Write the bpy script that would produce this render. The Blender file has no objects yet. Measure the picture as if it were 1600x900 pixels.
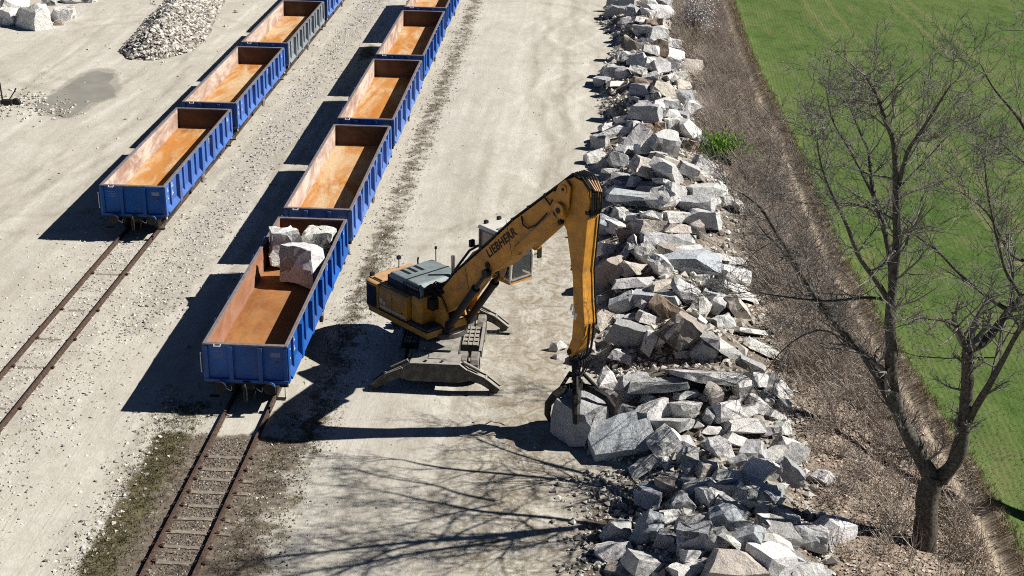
import bpy, bmesh, math, random
import numpy as np
from mathutils import Vector, Matrix, noise
R = math.radians
SC = bpy.context.scene
COL = SC.collection
rng = random.Random(7)

# ---------------------------------------------------------------- camera, sky, sun, exposure
FPX, PITCH, ROLL, YAW = 2251.988, .401, .018, -.05
CAM = Vector((11.553, -44.929, 24.201))
fw = Vector((math.sin(YAW)*math.cos(PITCH), math.cos(YAW)*math.cos(PITCH), -math.sin(PITCH)))
rt = Vector((math.cos(YAW), -math.sin(YAW), 0)); up = rt.cross(fw)
rt, up = rt*math.cos(ROLL)+up*math.sin(ROLL), up*math.cos(ROLL)-rt*math.sin(ROLL)
cam = bpy.data.cameras.new('camera'); co = bpy.data.objects.new('camera', cam); COL.objects.link(co)
cam.sensor_width = 36; cam.lens = FPX*36/1600; cam.clip_end = 3000; cam.clip_start = .5
co.matrix_world = Matrix(((rt.x, up.x, -fw.x, CAM.x), (rt.y, up.y, -fw.y, CAM.y), (rt.z, up.z, -fw.z, CAM.z), (0, 0, 0, 1)))
SC.camera = co
SUN = Vector((3.03, .44, 2.62)).normalized()
el = math.asin(SUN.z); azm = math.atan2(SUN.x, SUN.y)
w = bpy.data.worlds.new('World'); SC.world = w; w.use_nodes = True
nt = w.node_tree; bg = nt.nodes['Background']
sky = nt.nodes.new('ShaderNodeTexSky'); sky.sky_type = 'NISHITA'; sky.sun_disc = False
sky.sun_elevation = el; sky.sun_rotation = azm; sky.altitude = 2500; sky.air_density = .35; sky.dust_density = .0; sky.ozone_density = 1.5
nt.links.new(sky.outputs[0], bg.inputs[0]); bg.inputs[1].default_value = .05
sl = bpy.data.lights.new('sun', 'SUN'); sl.energy = 5.0; sl.angle = R(.4); sl.color = (1, .95, .87)
so = bpy.data.objects.new('sun', sl); COL.objects.link(so); so.location = (40, 5, 40)
so.rotation_euler = SUN.to_track_quat('Z', 'Y').to_euler()
SC.view_settings.view_transform = 'Standard'; SC.view_settings.look = 'None'
SC.view_settings.exposure = .5; SC.view_settings.gamma = 1
SC.cycles.max_bounces = 6; SC.cycles.diffuse_bounces = 1; SC.cycles.use_denoising = False; SC.cycles.filter_width = 1.05; SC.cycles.sample_clamp_indirect = 3

def ray(x, y): return fw + rt*((x-800)/FPX) - up*((y-450)/FPX)
def at(x, y, z=0.):
    d = ray(x, y); return CAM + d*((z-CAM.z)/d.z)
def atY(x, y, Y):
    d = ray(x, y); return CAM + d*((Y-CAM.y)/d.y)

# ---------------------------------------------------------------- terrain height
def curve_of(px, z):
    P = sorted(((at(x, y, z).y, at(x, y, z).x) for x, y in px))
    return [p[0] for p in P], [p[1] for p in P]
LY, LX = curve_of([(955,0),(940,30),(965,60),(935,130),(950,190),(925,245),(945,290),(930,350),(925,440),(935,540),(940,600),(915,700),(1000,740),(990,800),(970,850),(985,900)], .2)
RY, RX = curve_of([(1050,0),(1055,60),(1085,100),(1092,180),(1105,240),(1165,330),(1180,440),(1215,540),(1235,640),(1250,720),(1275,830),(1290,900)], .2)
FY, FX = curve_of([(1130,0),(1155,80),(1185,150),(1215,210),(1240,270),(1290,400),(1340,490),(1390,570),(1450,670),(1490,740),(1540,830),(1570,900)], -1.5)
def sm(a, b, x):
    t = np.clip((x-a)/(b-a), 0, 1); return t*t*(3-2*t)
def height(x, y):
    x = np.asarray(x, float); y = np.asarray(y, float)
    xl = np.interp(y, LY, LX); xr = np.interp(y, RY, RX); xf = np.interp(y, FY, FX)
    drop = -1.5*sm(0, 1, (x-xr+.3)/(xf-xr+.3))
    furrow = -.18*np.exp(-((x-xf-.1)/.28)**2) + .12*np.exp(-((x-xf-.8)/.4)**2)
    t = (x-xl)/(xr-xl)
    far = np.clip((y-45)/30, 0, 1)
    hm = 1.25 + .35*np.sin(y*.55) + .25*np.sin(y*1.3+1) - .5*far
    hm = hm*np.where(y < -2.5, .8, 1)
    mound = np.where((t > 0) & (t < 1), hm*np.sin(np.clip(t, 0, 1)**.9*math.pi)**1.1, 0)
    # a lower gap where the digger has already dug in
    mound = mound*(1-.55*np.exp(-((y-3.6)/.9)**2)*np.exp(-((x-14.5)/2.4)**2))
    und = .035*np.sin(x*.31+y*.12)+.03*np.sin(y*.23-x*.4) + .015*np.sin(x*1.3+y*.9)
    track = np.exp(-((x)/2.2)**2)+np.exp(-((x+8.9)/2.2)**2)+np.exp(-((x+20)/5)**2-((y-41.5)/7)**2)*1.2
    return drop+furrow+mound+und*(1-np.clip(track, 0, 1))
def H(x, y): return float(height(x, y))
def on_ground(px, py, lift=0.):
    d = ray(px, py); t0 = (4-CAM.z)/d.z; t1 = (-3-CAM.z)/d.z
    n = 160
    for i in range(n):
        t = t0+(t1-t0)*i/n; p = CAM+d*t
        if p.z <= H(p.x, p.y)+lift: return p
    return CAM+d*t1

# ---------------------------------------------------------------- materials
def new_mat(name):
    m = bpy.data.materials.new(name); m.use_nodes = True
    return m, m.node_tree, m.node_tree.nodes['Principled BSDF']
class NT:
    def __init__(s, nt): s.nt = nt; s.co = nt.nodes.new('ShaderNodeTexCoord')
    def n(s, t, **kw):
        x = s.nt.nodes.new(t)
        for k, v in kw.items(): setattr(x, k, v)
        return x
    def l(s, a, b): s.nt.links.new(a, b)
    def noise(s, scale, detail=6, rough=.6, vec=None, mapscale=None, dist=0, kind='Object'):
        t = s.n('ShaderNodeTexNoise'); t.inputs['Scale'].default_value = scale
        t.inputs['Detail'].default_value = detail; t.inputs['Roughness'].default_value = rough; t.inputs['Distortion'].default_value = dist
        v = vec or s.co.outputs[kind]
        if mapscale:
            mp = s.n('ShaderNodeMapping'); mp.inputs['Scale'].default_value = mapscale
            s.l(v, mp.inputs[0]); v = mp.outputs[0]
        s.l(v, t.inputs['Vector']); return t.outputs['Fac']
    def ramp(s, fac, stops, interp='LINEAR'):
        r = s.n('ShaderNodeValToRGB'); cr = r.color_ramp; cr.interpolation = interp
        while len(cr.elements) < len(stops): cr.elements.new(.5)
        for e, (p, c) in zip(cr.elements, stops):
            e.position = p; e.color = (c, c, c, 1) if isinstance(c, (int, float)) else (*c, 1)
        s.l(fac, r.inputs[0]); return r.outputs[0]
    def mix(s, fac, a, b, mode='MIX'):
        m = s.n('ShaderNodeMix', data_type='RGBA', blend_type=mode)
        for sock, v in ((m.inputs[0], fac), (m.inputs[6], a), (m.inputs[7], b)):
            if isinstance(v, (int, float)): sock.default_value = v
            elif isinstance(v, tuple): sock.default_value = (*v, 1)
            else: s.l(v, sock)
        return m.outputs[2]
    def math(s, op, a, b=None, c=None):
        m = s.n('ShaderNodeMath', operation=op)
        for i, v in enumerate((a, b, c)):
            if v is None: continue
            if isinstance(v, (int, float)): m.inputs[i].default_value = v
            else: s.l(v, m.inputs[i])
        return m.outputs[0]
    def attr(s, name, out='Fac', typ='GEOMETRY'):
        a = s.n('ShaderNodeAttribute', attribute_name=name, attribute_type=typ); return a.outputs[out]
    def bump(s, h, strength=.5, dist=.05, normal=None):
        b = s.n('ShaderNodeBump'); b.inputs['Strength'].default_value = strength; b.inputs['Distance'].default_value = dist
        s.l(h, b.inputs['Height'])
        if normal: s.l(normal, b.inputs['Normal'])
        return b.outputs[0]

def simple(name, col, rough=.6, metal=0., var=.25, scale=3., dirt=None, dirt_amt=.0, bump=.0, bscale=20, dust_toplight=0.):
    """painted / plain surface: base colour with wear and dust of its own"""
    m, nt, b = new_mat(name); N = NT(nt)
    n1 = N.noise(scale, 8, .65)
    lo = tuple(c*(1-var) for c in col); hi = tuple(min(1, c*(1+var*.7)) for c in col)
    c = N.ramp(n1, [(.3, lo), (.7, hi)])
    if dirt:
        n2 = N.noise(scale*1.7, 10, .7)
        f = N.ramp(n2, [(.62-dirt_amt*.4, 0.), (.78-dirt_amt*.3, dirt_amt)])
        c = N.mix(f, c, dirt)
    if dust_toplight:   # stone dust on the upward faces; on the chassis also painted sunlight
        g = N.n('ShaderNodeNewGeometry'); sx = N.n('ShaderNodeSeparateXYZ'); N.l(g.outputs['True Normal'], sx.inputs[0])
        up_ = N.math('MULTIPLY', N.ramp(sx.outputs[2], [(.35, 0.), (.8, dust_toplight)]), N.ramp(N.noise(3.3, 8, .7), [(.3, .35), (.55, 1.)]))
        c = N.mix(up_, c, (.40, .38, .34))
    N.l(c, b.inputs['Base Color']); b.inputs['Roughness'].default_value = rough; b.inputs['Metallic'].default_value = metal
    b.inputs['Specular IOR Level'].default_value = .3
    if bump: N.l(N.bump(N.noise(bscale, 6, .6), bump, .02), b.inputs['Normal'])
    return m
M = {}
M['blue'] = simple('blue_paint', (.017, .125, .41), .5, 0, .34, .9, (.075, .10, .15), .5)
M['blue_dusty'] = simple('dusty_paint', (.2, .24, .28), .7, 0, .4, 1.5, (.33, .31, .27), .7)
M['rim'] = simple('rim_steel', (.22, .20, .21), .6, .1, .35, 4, (.2, .1, .06), .4)
M['black'] = simple('black_steel', (.012, .012, .014), .6, 0, .4, 4, (.1, .085, .07), .25)
M['cabframe'] = simple('cab_frame_paint', (.16, .155, .15), .5, 0, .2, 4, (.5, .48, .43), .4)
M['stepgrey'] = simple('step_plate', (.085, .095, .11), .6, 0, .25, 5, (.3, .28, .25), .3)
M['white'] = simple('white_paint', (.75, .76, .78), .5, 0, .1, 5)
M['red'] = simple('red_lens', (.4, .03, .02), .4, 0, .1, 5)
M['yellow'] = simple('yellow_paint', (.75, .55, .12), .5, 0, .1, 5)
M['orange'] = simple('orange_paint', (.63, .285, .036), .5, 0, .26, 1.6, (.19, .11, .055), .5, dust_toplight=.3)
M['hood'] = simple('grey_green_paint', (.19, .235, .25), .5, 0, .2, 3, (.4, .38, .33), .35)
M['chassis'] = simple('dusty_chassis', (.05, .05, .046), .8, 0, .4, 2.5, (.25, .23, .2), .4, .3, 12, dust_toplight=.85)  # near-black base puts shade into the side faces, under dusty pale tops
M['tyre'] = simple('dusty_tyre', (.10, .095, .09), .9, 0, .3, 3, (.40, .37, .32), .6, .4, 9, dust_toplight=.25)
M['darksteel'] = simple('dark_steel', (.028, .026, .025), .55, .2, .5, 5, (.12, .1, .08), .3)
M['chrome'] = simple('bright_steel', (.6, .6, .6), .25, .9, .1, 5)
M['cabwhite'] = simple('cab_white', (.62, .61, .58), .5, 0, .12, 3, (.4, .36, .3), .4)
M['peach'] = simple('pale_sunlit_orange', (.56, .30, .12), .6, 0, .2, 3, (.5, .45, .38), .5)  # orange lightened to carry the sunlight on top plates and knee hoses
M['rustrail'] = simple('rusty_rail', (.075, .046, .035), .75, .1, .4, 6, (.26, .2, .16), .4)
M['concrete'] = simple('concrete_sleeper', (.42, .385, .33), .9, 0, .35, 5, (.17, .14, .11), .85, .4, 20)
M['bark'] = simple('tree_bark', (.034, .029, .024), .95, 0, .55, 7, (.21, .195, .165), .6, 1., 11)
M['twig'] = simple('twig_bark', (.21, .195, .175), .95, 0, .35, 3)
M['glass'] = None
m, nt, b = new_mat('cab_glass'); b.inputs['Base Color'].default_value = (.32, .37, .38, 1); b.inputs['Roughness'].default_value = .08
b.inputs['Transmission Weight'].default_value = .85; b.inputs['IOR'].default_value = 1.2; M['glass'] = m

# rusted inside of a wagon: floor and walls
def wagon_paint(name, col, dirt):
    m, nt, b = new_mat(name); N = NT(nt); P = N.co.outputs['Object']
    oi = N.n('ShaderNodeObjectInfo'); off = N.n('ShaderNodeVectorMath', operation='ADD'); sc = N.n('ShaderNodeCombineXYZ')
    for i in range(3): N.l(N.math('MULTIPLY', oi.outputs['Random'], 40.+7*i), sc.inputs[i])
    N.l(P, off.inputs[0]); N.l(sc.outputs[0], off.inputs[1]); v = off.outputs[0]
    c = N.ramp(N.noise(.8, 8, .65, v), [(.3, tuple(k*.66 for k in col)), (.7, tuple(k*1.2 for k in col))])
    hs = N.n('ShaderNodeHueSaturation'); N.l(c, hs.inputs['Color']); N.l(N.math('MULTIPLY_ADD', oi.outputs['Random'], .35, .8), hs.inputs['Value']); N.l(N.math('MULTIPLY_ADD', oi.outputs['Random'], -.25, 1.05), hs.inputs['Saturation']); c = hs.outputs[0]
    st = N.ramp(N.noise(2.2, 8, .7, v, (2.2, 2.2, .22)), [(.54, 0.), (.7, .75)]); c = N.mix(st, c, (.12, .075, .05))      # rust runs
    ch = N.ramp(N.noise(7, 9, .8, v), [(.64, 0.), (.72, .8)]); c = N.mix(ch, c, (.16, .085, .05))                            # chips
    du = N.ramp(N.noise(1.3, 9, .75, v, (1, 1, .5)), [(.45, 0.), (.72, .3)]); c = N.mix(du, c, dirt)
    N.l(c, b.inputs['Base Color']); b.inputs['Roughness'].default_value = .6; b.inputs['Specular IOR Level'].default_value = .25
    N.l(N.bump(N.noise(1.1, 3, .5, v), .35, .06), b.inputs['Normal'])
    return m
M['blue'] = wagon_paint('blue_paint', (.014, .115, .45), (.10, .13, .17))
M['blue_dusty'] = wagon_paint('dusty_paint', (.2, .24, .28), (.36, .34, .3))
def rust_mat(name, stops, dust, dust_amt, streak=(1, 1, 1), grid=False):
    m, nt, b = new_mat(name); N = NT(nt)
    oi = N.n('ShaderNodeObjectInfo')
    off = N.n('ShaderNodeVectorMath', operation='ADD'); sc = N.n('ShaderNodeVectorMath', operation='SCALE')
    cmb = N.n('ShaderNodeCombineXYZ'); 
    for i in range(3): N.l(oi.outputs['Random'], cmb.inputs[i])
    N.l(cmb.outputs[0], sc.inputs[0]); sc.inputs['Scale'].default_value = 60
    N.l(N.co.outputs['Object'], off.inputs[0]); N.l(sc.outputs[0], off.inputs[1]); v = off.outputs[0]
    n1 = N.noise(.55, 9, .68, v, streak, .6)
    c = N.ramp(n1, stops)
    n2 = N.noise(.62, 10, .72, v, streak, 1.2)
    f = N.ramp(n2, [(.44, 0.), (.6, dust_amt)])
    c = N.mix(f, c, dust)
    n3 = N.noise(9, 8, .7, v)
    c = N.mix(N.ramp(n3, [(.45, 0.), (.7, .35)]), c, tuple(x*.45 for x in stops[0][1]))
    if grid:
        sx = N.n('ShaderNodeSeparateXYZ'); N.l(N.co.outputs['Object'], sx.inputs[0])
        gx = N.math('ABSOLUTE', N.math('SUBTRACT', N.math('FRACT', N.math('MULTIPLY', N.math('ADD', sx.outputs[0], 10.35), 1.05)), .5))
        gy = N.math('ABSOLUTE', N.math('SUBTRACT', N.math('FRACT', N.math('MULTIPLY', sx.outputs[1], .62)), .5))
        g = N.math('MAXIMUM', N.math('GREATER_THAN', gx, .465), N.math('GREATER_THAN', gy, .475))
        c = N.mix(N.math('MULTIPLY', g, .55), c, (.25, .15, .08))
    N.l(c, b.inputs['Base Color']); b.inputs['Roughness'].default_value = .9; b.inputs['Specular IOR Level'].default_value = .15
    N.l(N.bump(n3, .3, .02), b.inputs['Normal'])
    return m
M['floor'] = rust_mat('dusty_rust_floor', [(.3, (.33, .135, .035)), (.48, (.52, .24, .07)), (.6, (.48, .18, .035)), (.72, (.36, .16, .06))], (.60, .46, .29), .95, (1.1, .3, 1))
M['floor_near'] = rust_mat('brown_rust_floor', [(.3, (.22, .085, .03)), (.5, (.36, .16, .055)), (.7, (.42, .2, .075))], (.4, .24, .12), .4, (1, .6, 1), True)
M['inwall'] = rust_mat('dusty_inner_wall', [(.3, (.27, .16, .12)), (.5, (.38, .26, .21)), (.7, (.42, .30, .25))], (.66, .58, .50), .9, (1, .5, 1.2))
M['inwall_near'] = rust_mat('rusty_inner_wall', [(.3, (.24, .10, .055)), (.5, (.33, .15, .08)), (.7, (.38, .2, .12))], (.4, .27, .2), .5, (1, .5, 1.2))
M['inend'] = rust_mat('shaded_rust_end', [(.3, (.055, .035, .028)), (.5, (.10, .058, .042)), (.7, (.13, .075, .05))], (.2, .14, .11), .4)  # rust darkened to hold the shade on the inner end walls

# granite, tinted by each rock's object colour, shade included for the dark ones
def granite():
    m, nt, b = new_mat('granite'); N = NT(nt)
    oi = N.n('ShaderNodeObjectInfo'); base = oi.outputs['Color']
    sc = N.n('ShaderNodeVectorMath', operation='ADD'); N.l(N.co.outputs['Object'], sc.inputs[0])
    s2 = N.n('ShaderNodeVectorMath', operation='SCALE'); cmb = N.n('ShaderNodeCombineXYZ')
    for i in range(3): N.l(oi.outputs['Random'], cmb.inputs[i])
    N.l(cmb.outputs[0], s2.inputs[0]); s2.inputs['Scale'].default_value = 90
    N.l(s2.outputs[0], sc.inputs[1]); v = sc.outputs[0]
    n1 = N.noise(1.6, 9, .7, v, (1, 1, 2.2), .8)
    c = N.mix(N.ramp(n1, [(.36, 0.), (.66, 1.)]), N.mix(1., base, (.8, .81, .83), 'MULTIPLY'), N.mix(1., base, (1.12, 1.1, 1.06), 'MULTIPLY'))
    n2 = N.noise(34, 4, .7, v)
    c = N.mix(N.ramp(n2, [(.58, 0.), (.74, .3)]), c, (.16, .16, .165))
    n4 = N.noise(.9, 6, .6, v, (1, 1, 1), 1.5)
    c = N.mix(N.ramp(n4, [(.64, 0.), (.74, .35)]), c, (.45, .32, .2))
    n3 = N.noise(5.5, 10, .72, v)
    N.l(c, b.inputs['Base Color']); b.inputs['Roughness'].default_value = .85; b.inputs['Specular IOR Level'].default_value = .2
    N.l(N.bump(n3, 1., .14), b.inputs['Normal'])
    return m
M['granite'] = granite()

# small loose things: colour by a per-face value
def scatter_mat(name, stops, rough=.9, trans=0.):
    m, nt, b = new_mat(name); N = NT(nt)
    N.l(N.ramp(N.attr('tint'), stops), b.inputs['Base Color'])
    b.inputs['Roughness'].default_value = rough; b.inputs['Specular IOR Level'].default_value = .15
    return m
M['gravel'] = scatter_mat('gravel_stone', [(0, (.2, .18, .16)), (.4, (.42, .39, .35)), (.75, (.58, .55, .5)), (1, (.7, .68, .64))])
M['ballast'] = scatter_mat('ballast_stone', [(0, (.07, .06, .052)), (.5, (.17, .145, .125)), (.85, (.28, .245, .215)), (1, (.5, .47, .43))])
M['litter'] = scatter_mat('dead_leaves', [(0, (.15, .095, .065)), (.4, (.37, .29, .235)), (.8, (.54, .455, .39)), (1, (.66, .6, .54))])
M['brush'] = scatter_mat('dry_brush', [(0, (.2, .16, .12)), (.5, (.43, .37, .325)), (.85, (.55, .48, .42)), (1, (.64, .58, .48))])
M['grassblade'] = scatter_mat('grass_blade', [(0, (.065, .10, .028)), (.55, (.105, .17, .045)), (.85, (.16, .22, .07)), (1, (.28, .24, .14))])
M['weed'] = scatter_mat('weed_leaf', [(0, (.035, .038, .016)), (.5, (.08, .078, .034)), (.8, (.12, .10, .05)), (1, (.2, .16, .1))])
M['straw'] = scatter_mat('dry_grass', [(0, (.16, .12, .07)), (.6, (.3, .24, .15)), (1, (.42, .36, .25))])
M['blossom'] = scatter_mat('pale_blossom', [(0, (.45, .42, .40)), (1, (.72, .70, .70))])
M['greenleaf'] = scatter_mat('fresh_leaf', [(0, (.06, .13, .02)), (1, (.18, .36, .04))])

# ---------------------------------------------------------------- ground material
def ground_mat():
    m, nt, b = new_mat('quarry_ground'); N = NT(nt)
    P = N.co.outputs['Object']
    big = N.noise(.12, 5, .55, P); mid = N.noise(.7, 8, .65, P, (1, .45, 1), .8); fine = N.noise(7, 8, .75, P)
    speck = N.noise(22, 4, .8, P)
    sand = N.ramp(mid, [(.28, (.43, .405, .35)), (.5, (.535, .515, .46)), (.72, (.625, .61, .56))])
    sand = N.mix(N.ramp(big, [(.35, 0.), (.65, .35)]), sand, (.62, .59, .53))
    # wheel ruts along the yard, warped
    wv = N.n('ShaderNodeTexWave', wave_type='BANDS', bands_direction='X', wave_profile='SIN')
    wv.inputs['Scale'].default_value = .55; wv.inputs['Distortion'].default_value = 9; wv.inputs['Detail'].default_value = 3
    wv.inputs['Detail Scale'].default_value = .35
    mp = N.n('ShaderNodeMapping'); mp.inputs['Scale'].default_value = (1, .14, 1); N.l(P, mp.inputs[0]); N.l(mp.outputs[0], wv.inputs[0])
    ruts = wv.outputs['Fac']
    sand = N.mix(N.math('MULTIPLY', N.ramp(ruts, [(.0, 0.), (.16, 1.), (.3, .0)]), N.ramp(mid, [(.4, 0.), (.6, .45)])), sand, (.36, .33, .27))
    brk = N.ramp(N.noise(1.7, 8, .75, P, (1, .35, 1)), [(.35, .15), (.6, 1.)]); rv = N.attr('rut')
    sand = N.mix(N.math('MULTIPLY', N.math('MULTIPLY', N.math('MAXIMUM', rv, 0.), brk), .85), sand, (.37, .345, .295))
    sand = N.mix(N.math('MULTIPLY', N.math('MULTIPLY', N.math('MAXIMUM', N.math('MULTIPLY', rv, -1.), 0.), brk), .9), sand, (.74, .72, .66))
    sand = N.mix(N.ramp(N.noise(.33, 7, .7, P, (1, .6, 1), 1.2), [(.46, 0.), (.66, .4)]), sand, (.44, .415, .355))
    sand = N.mix(N.ramp(fine, [(.58, 0.), (.76, .2)]), sand, (.3, .27, .22))
    sand = N.mix(N.ramp(speck, [(.66, 0.), (.78, .25)]), sand, (.27, .25, .22))
    sand = N.mix(N.math('MULTIPLY', N.attr('scuff'), N.ramp(N.noise(1.5, 9, .75, P, (1.1, 1, 1), 1.6), [(.42, 0.), (.6, .85)])), sand, (.26, .215, .15))
    grav = N.ramp(N.noise(9, 6, .8, P), [(.3, (.2, .185, .16)), (.5, (.42, .395, .35)), (.68, (.56, .53, .48))])
    moss = N.ramp(N.noise(2.5, 9, .75, P), [(.3, (.09, .075, .052)), (.5, (.15, .13, .075)), (.7, (.27, .235, .18))])
    dirt = N.ramp(N.noise(3.5, 9, .75, P), [(.3, (.09, .072, .058)), (.55, (.185, .155, .125)), (.75, (.38, .34, .29))])
    litter = N.ramp(N.noise(5, 9, .8, P), [(.3, (.14, .11, .08)), (.5, (.27, .22, .175)), (.72, (.41, .35, .295))])
    gr = N.ramp(N.noise(1.3, 9, .75, P, (1, .55, 1), .5), [(.28, (.04, .075, .02)), (.5, (.078, .135, .034)), (.72, (.14, .195, .062))])
    gr = N.mix(N.ramp(N.noise(.09, 4, .5, P), [(.5, 0.), (.7, .25)]), gr, (.16, .20, .05))
    sx = N.n('ShaderNodeSeparateXYZ'); N.l(P, sx.inputs[0])
    wob = N.math('MULTIPLY', N.math('SUBTRACT', N.noise(.25, 3, .5, P), .5), .7)
    for x0, x1, wd in ((30.75, 33.4, .38), (32.6, 34.6, .34), (38.5, 41.8, .4), (40.3, 43.4, .36)):
        a = (x1-x0)/60.
        line = N.math('ADD', N.math('SUBTRACT', sx.outputs[0], N.math('MULTIPLY_ADD', N.math('SUBTRACT', 70., sx.outputs[1]), a, x0)), wob)
        k = N.math('SUBTRACT', 1., N.math('SMOOTH_MIN', N.math('DIVIDE', N.math('ABSOLUTE', line), wd), 1., .4))
        k = N.math('MULTIPLY', k, N.ramp(N.noise(1.5, 6, .7, P), [(.3, .3), (.6, 1.6)]))
        gr = N.mix(N.math('MULTIPLY', k, .62), gr, (.24, .22, .115))
    gr = N.mix(N.ramp(N.noise(.3, 6, .65, P, (1, .4, 1), 1.), [(.42, 0.), (.62, .7)]), gr, (.15, .19, .07))
    gr = N.mix(N.ramp(N.noise(.55, 8, .7, P, (1, .5, 1), .6), [(.54, 0.), (.68, .75)]), gr, (.19, .17, .09))
    rows = N.n('ShaderNodeTexWave', wave_type='BANDS', bands_direction='X'); rows.inputs['Scale'].default_value = 1.3; rows.inputs['Distortion'].default_value = 3.
    mp2 = N.n('ShaderNodeMapping'); mp2.inputs['Rotation'].default_value = (0, 0, .045); N.l(P, mp2.inputs[0]); N.l(mp2.outputs[0], rows.inputs[0])
    gr = N.mix(N.math('MULTIPLY', rows.outputs['Fac'], .45), gr, (.055, .105, .02))
    edge = N.math('SUBTRACT', N.noise(1.1, 8, .7, P), .5)
    def mask(name, k=.9):
        s_ = N.math('MULTIPLY_ADD', edge, k, N.attr(name)); return N.ramp(s_, [(.38, 0.), (.62, 1.)])
    sand = N.mix(N.math('MULTIPLY', N.ramp(N.math('MULTIPLY_ADD', edge, .9, N.attr('wet')), [(.4, 0.), (.6, 1.)]), .75), sand, (.30, .285, .245))
    c = N.mix(mask('ballast', 1.3), sand, grav)
    c = N.mix(mask('moss', 1.4), c, moss); c = N.mix(mask('soil', 1.3), c, dirt)
    c = N.mix(mask('bank'), c, litter); c = N.mix(mask('field', .7), c, gr)
    c = N.mix(N.math('MULTIPLY', mask('path'), .9), c, N.ramp(N.noise(4, 8, .8, P), [(.3, (.27, .215, .155)), (.55, (.42, .36, .28)), (.75, (.54, .48, .395))]))
    N.l(c, b.inputs['Base Color']); b.inputs['Roughness'].default_value = .95; b.inputs['Specular IOR Level'].default_value = .1
    hsum = N.math('ADD', N.math('MULTIPLY', mid, 1.3), N.math('ADD', fine, N.math('MULTIPLY', speck, .15)))
    N.l(N.bump(hsum, .42, .09), b.inputs['Normal'])
    return m
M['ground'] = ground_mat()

# ---------------------------------------------------------------- mesh helpers
class MB:
    def __init__(s, T=None): s.v = []; s.f = []; s.m = []; s.T = T; s.t = []
    def add(s, vs, fs, mi=0, tint=None):
        o = len(s.v)
        for p in vs: s.v.append(tuple(s.T(p)) if s.T else tuple(p))
        for f in fs: s.f.append(tuple(i+o for i in f)); s.m.append(mi); s.t.append(tint or 0.)
    def box(s, c, d, rot=None, mi=0):
        x, y, z = (k/2 for k in d); c = Vector(c)
        vs = [Vector(p) for p in ((-x,-y,-z),(x,-y,-z),(x,y,-z),(-x,y,-z),(-x,-y,z),(x,-y,z),(x,y,z),(-x,y,z))]
        if rot is not None: vs = [rot @ p for p in vs]
        s.add([p+c for p in vs], [(0,3,2,1),(4,5,6,7),(0,1,5,4),(1,2,6,5),(2,3,7,6),(3,0,4,7)], mi)
    def b2(s, lo, hi, mi=0): s.box([(a+b)/2 for a, b in zip(lo, hi)], [abs(b-a) for a, b in zip(lo, hi)], None, mi)
    def prism(s, pts, a0, a1, axis='v', mi=0):
        """outline pts (p,q) extruded along an axis: v -> (p,a,q), x -> (a,p,q), z -> (p,q,a)"""
        f = {'v': lambda p, a: (p[0], a, p[1]), 'x': lambda p, a: (a, p[0], p[1]), 'z': lambda p, a: (p[0], p[1], a)}[axis]
        n = len(pts); vs = [f(p, a0) for p in pts]+[f(p, a1) for p in pts]
        s.add(vs, [tuple(range(n)), tuple(range(2*n-1, n-1, -1))]+[(i, i+n, (i+1) % n+n, (i+1) % n) for i in range(n)], mi)
    def tube(s, pts, rad, n=8, mi=0, cap=True, tint=None):
        pts = [Vector(p) for p in pts]; k = len(pts)
        if not hasattr(rad, '__len__'): rad = [rad]*k
        vs = []; ref = None
        for i, p in enumerate(pts):
            t = (pts[min(i+1, k-1)]-pts[max(i-1, 0)])
            t = t.normalized() if t.length > 1e-9 else Vector((0, 0, 1))
            if ref is None: ref = t.orthogonal().normalized()
            ref = (ref-t*ref.dot(t)); ref = ref.normalized() if ref.length > 1e-6 else t.orthogonal().normalized()
            bn = t.cross(ref)
            for j in range(n):
                a = 2*math.pi*j/n; vs.append(p+(ref*math.cos(a)+bn*math.sin(a))*rad[i])
        fs = [(i*n+j, i*n+(j+1) % n, (i+1)*n+(j+1) % n, (i+1)*n+j) for i in range(k-1) for j in range(n)]
        if cap: fs += [tuple(range(n-1, -1, -1)), tuple(range((k-1)*n, k*n))]
        s.add(vs, fs, mi, tint)
    def cyl(s, p0, p1, r, n=16, mi=0, r1=None): s.tube([p0, p1], [r, r if r1 is None else r1], n, mi)
    def build(s, name, mats, parent=None, bevel=0., smooth=False, loc=None, tint=False):
        me = bpy.data.meshes.new(name); me.from_pydata(s.v, [], s.f)
        for mm in (mats if isinstance(mats, (list, tuple)) else [mats]): me.materials.append(mm)
        if any(s.m): me.polygons.foreach_set('material_index', s.m)
        if tint:
            a = me.attributes.new('tint', 'FLOAT', 'FACE'); a.data.foreach_set('value', s.t)
        if smooth: me.polygons.foreach_set('use_smooth', [True]*len(me.polygons))
        me.update()
        o = bpy.data.objects.new(name, me); COL.objects.link(o)
        if parent: o.parent = parent
        if loc: o.location = loc
        if bevel:
            md = o.modifiers.new('bevel', 'BEVEL'); md.width = bevel; md.segments = 2; md.limit_method = 'ANGLE'; md.angle_limit = R(35)
        return o
def tag(o, label=None, cat=None, group=None, kind=None):
    for k, v in (('label', label), ('category', cat), ('group', group), ('kind', kind)):
        if v: o[k] = v
    return o
def empty(name, loc, label=None, cat=None, group=None, rz=0.):
    o = bpy.data.objects.new(name, None); COL.objects.link(o); o.location = loc; o.rotation_euler.z = rz; o.empty_display_size = .3
    return tag(o, label, cat, group)
KIDS = {}
def copy_tree(o, parent=None):
    c = o.copy(); COL.objects.link(c); c.parent = parent
    for ch in [k for k in o.children]: copy_tree(ch, c)
    return c

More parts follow.
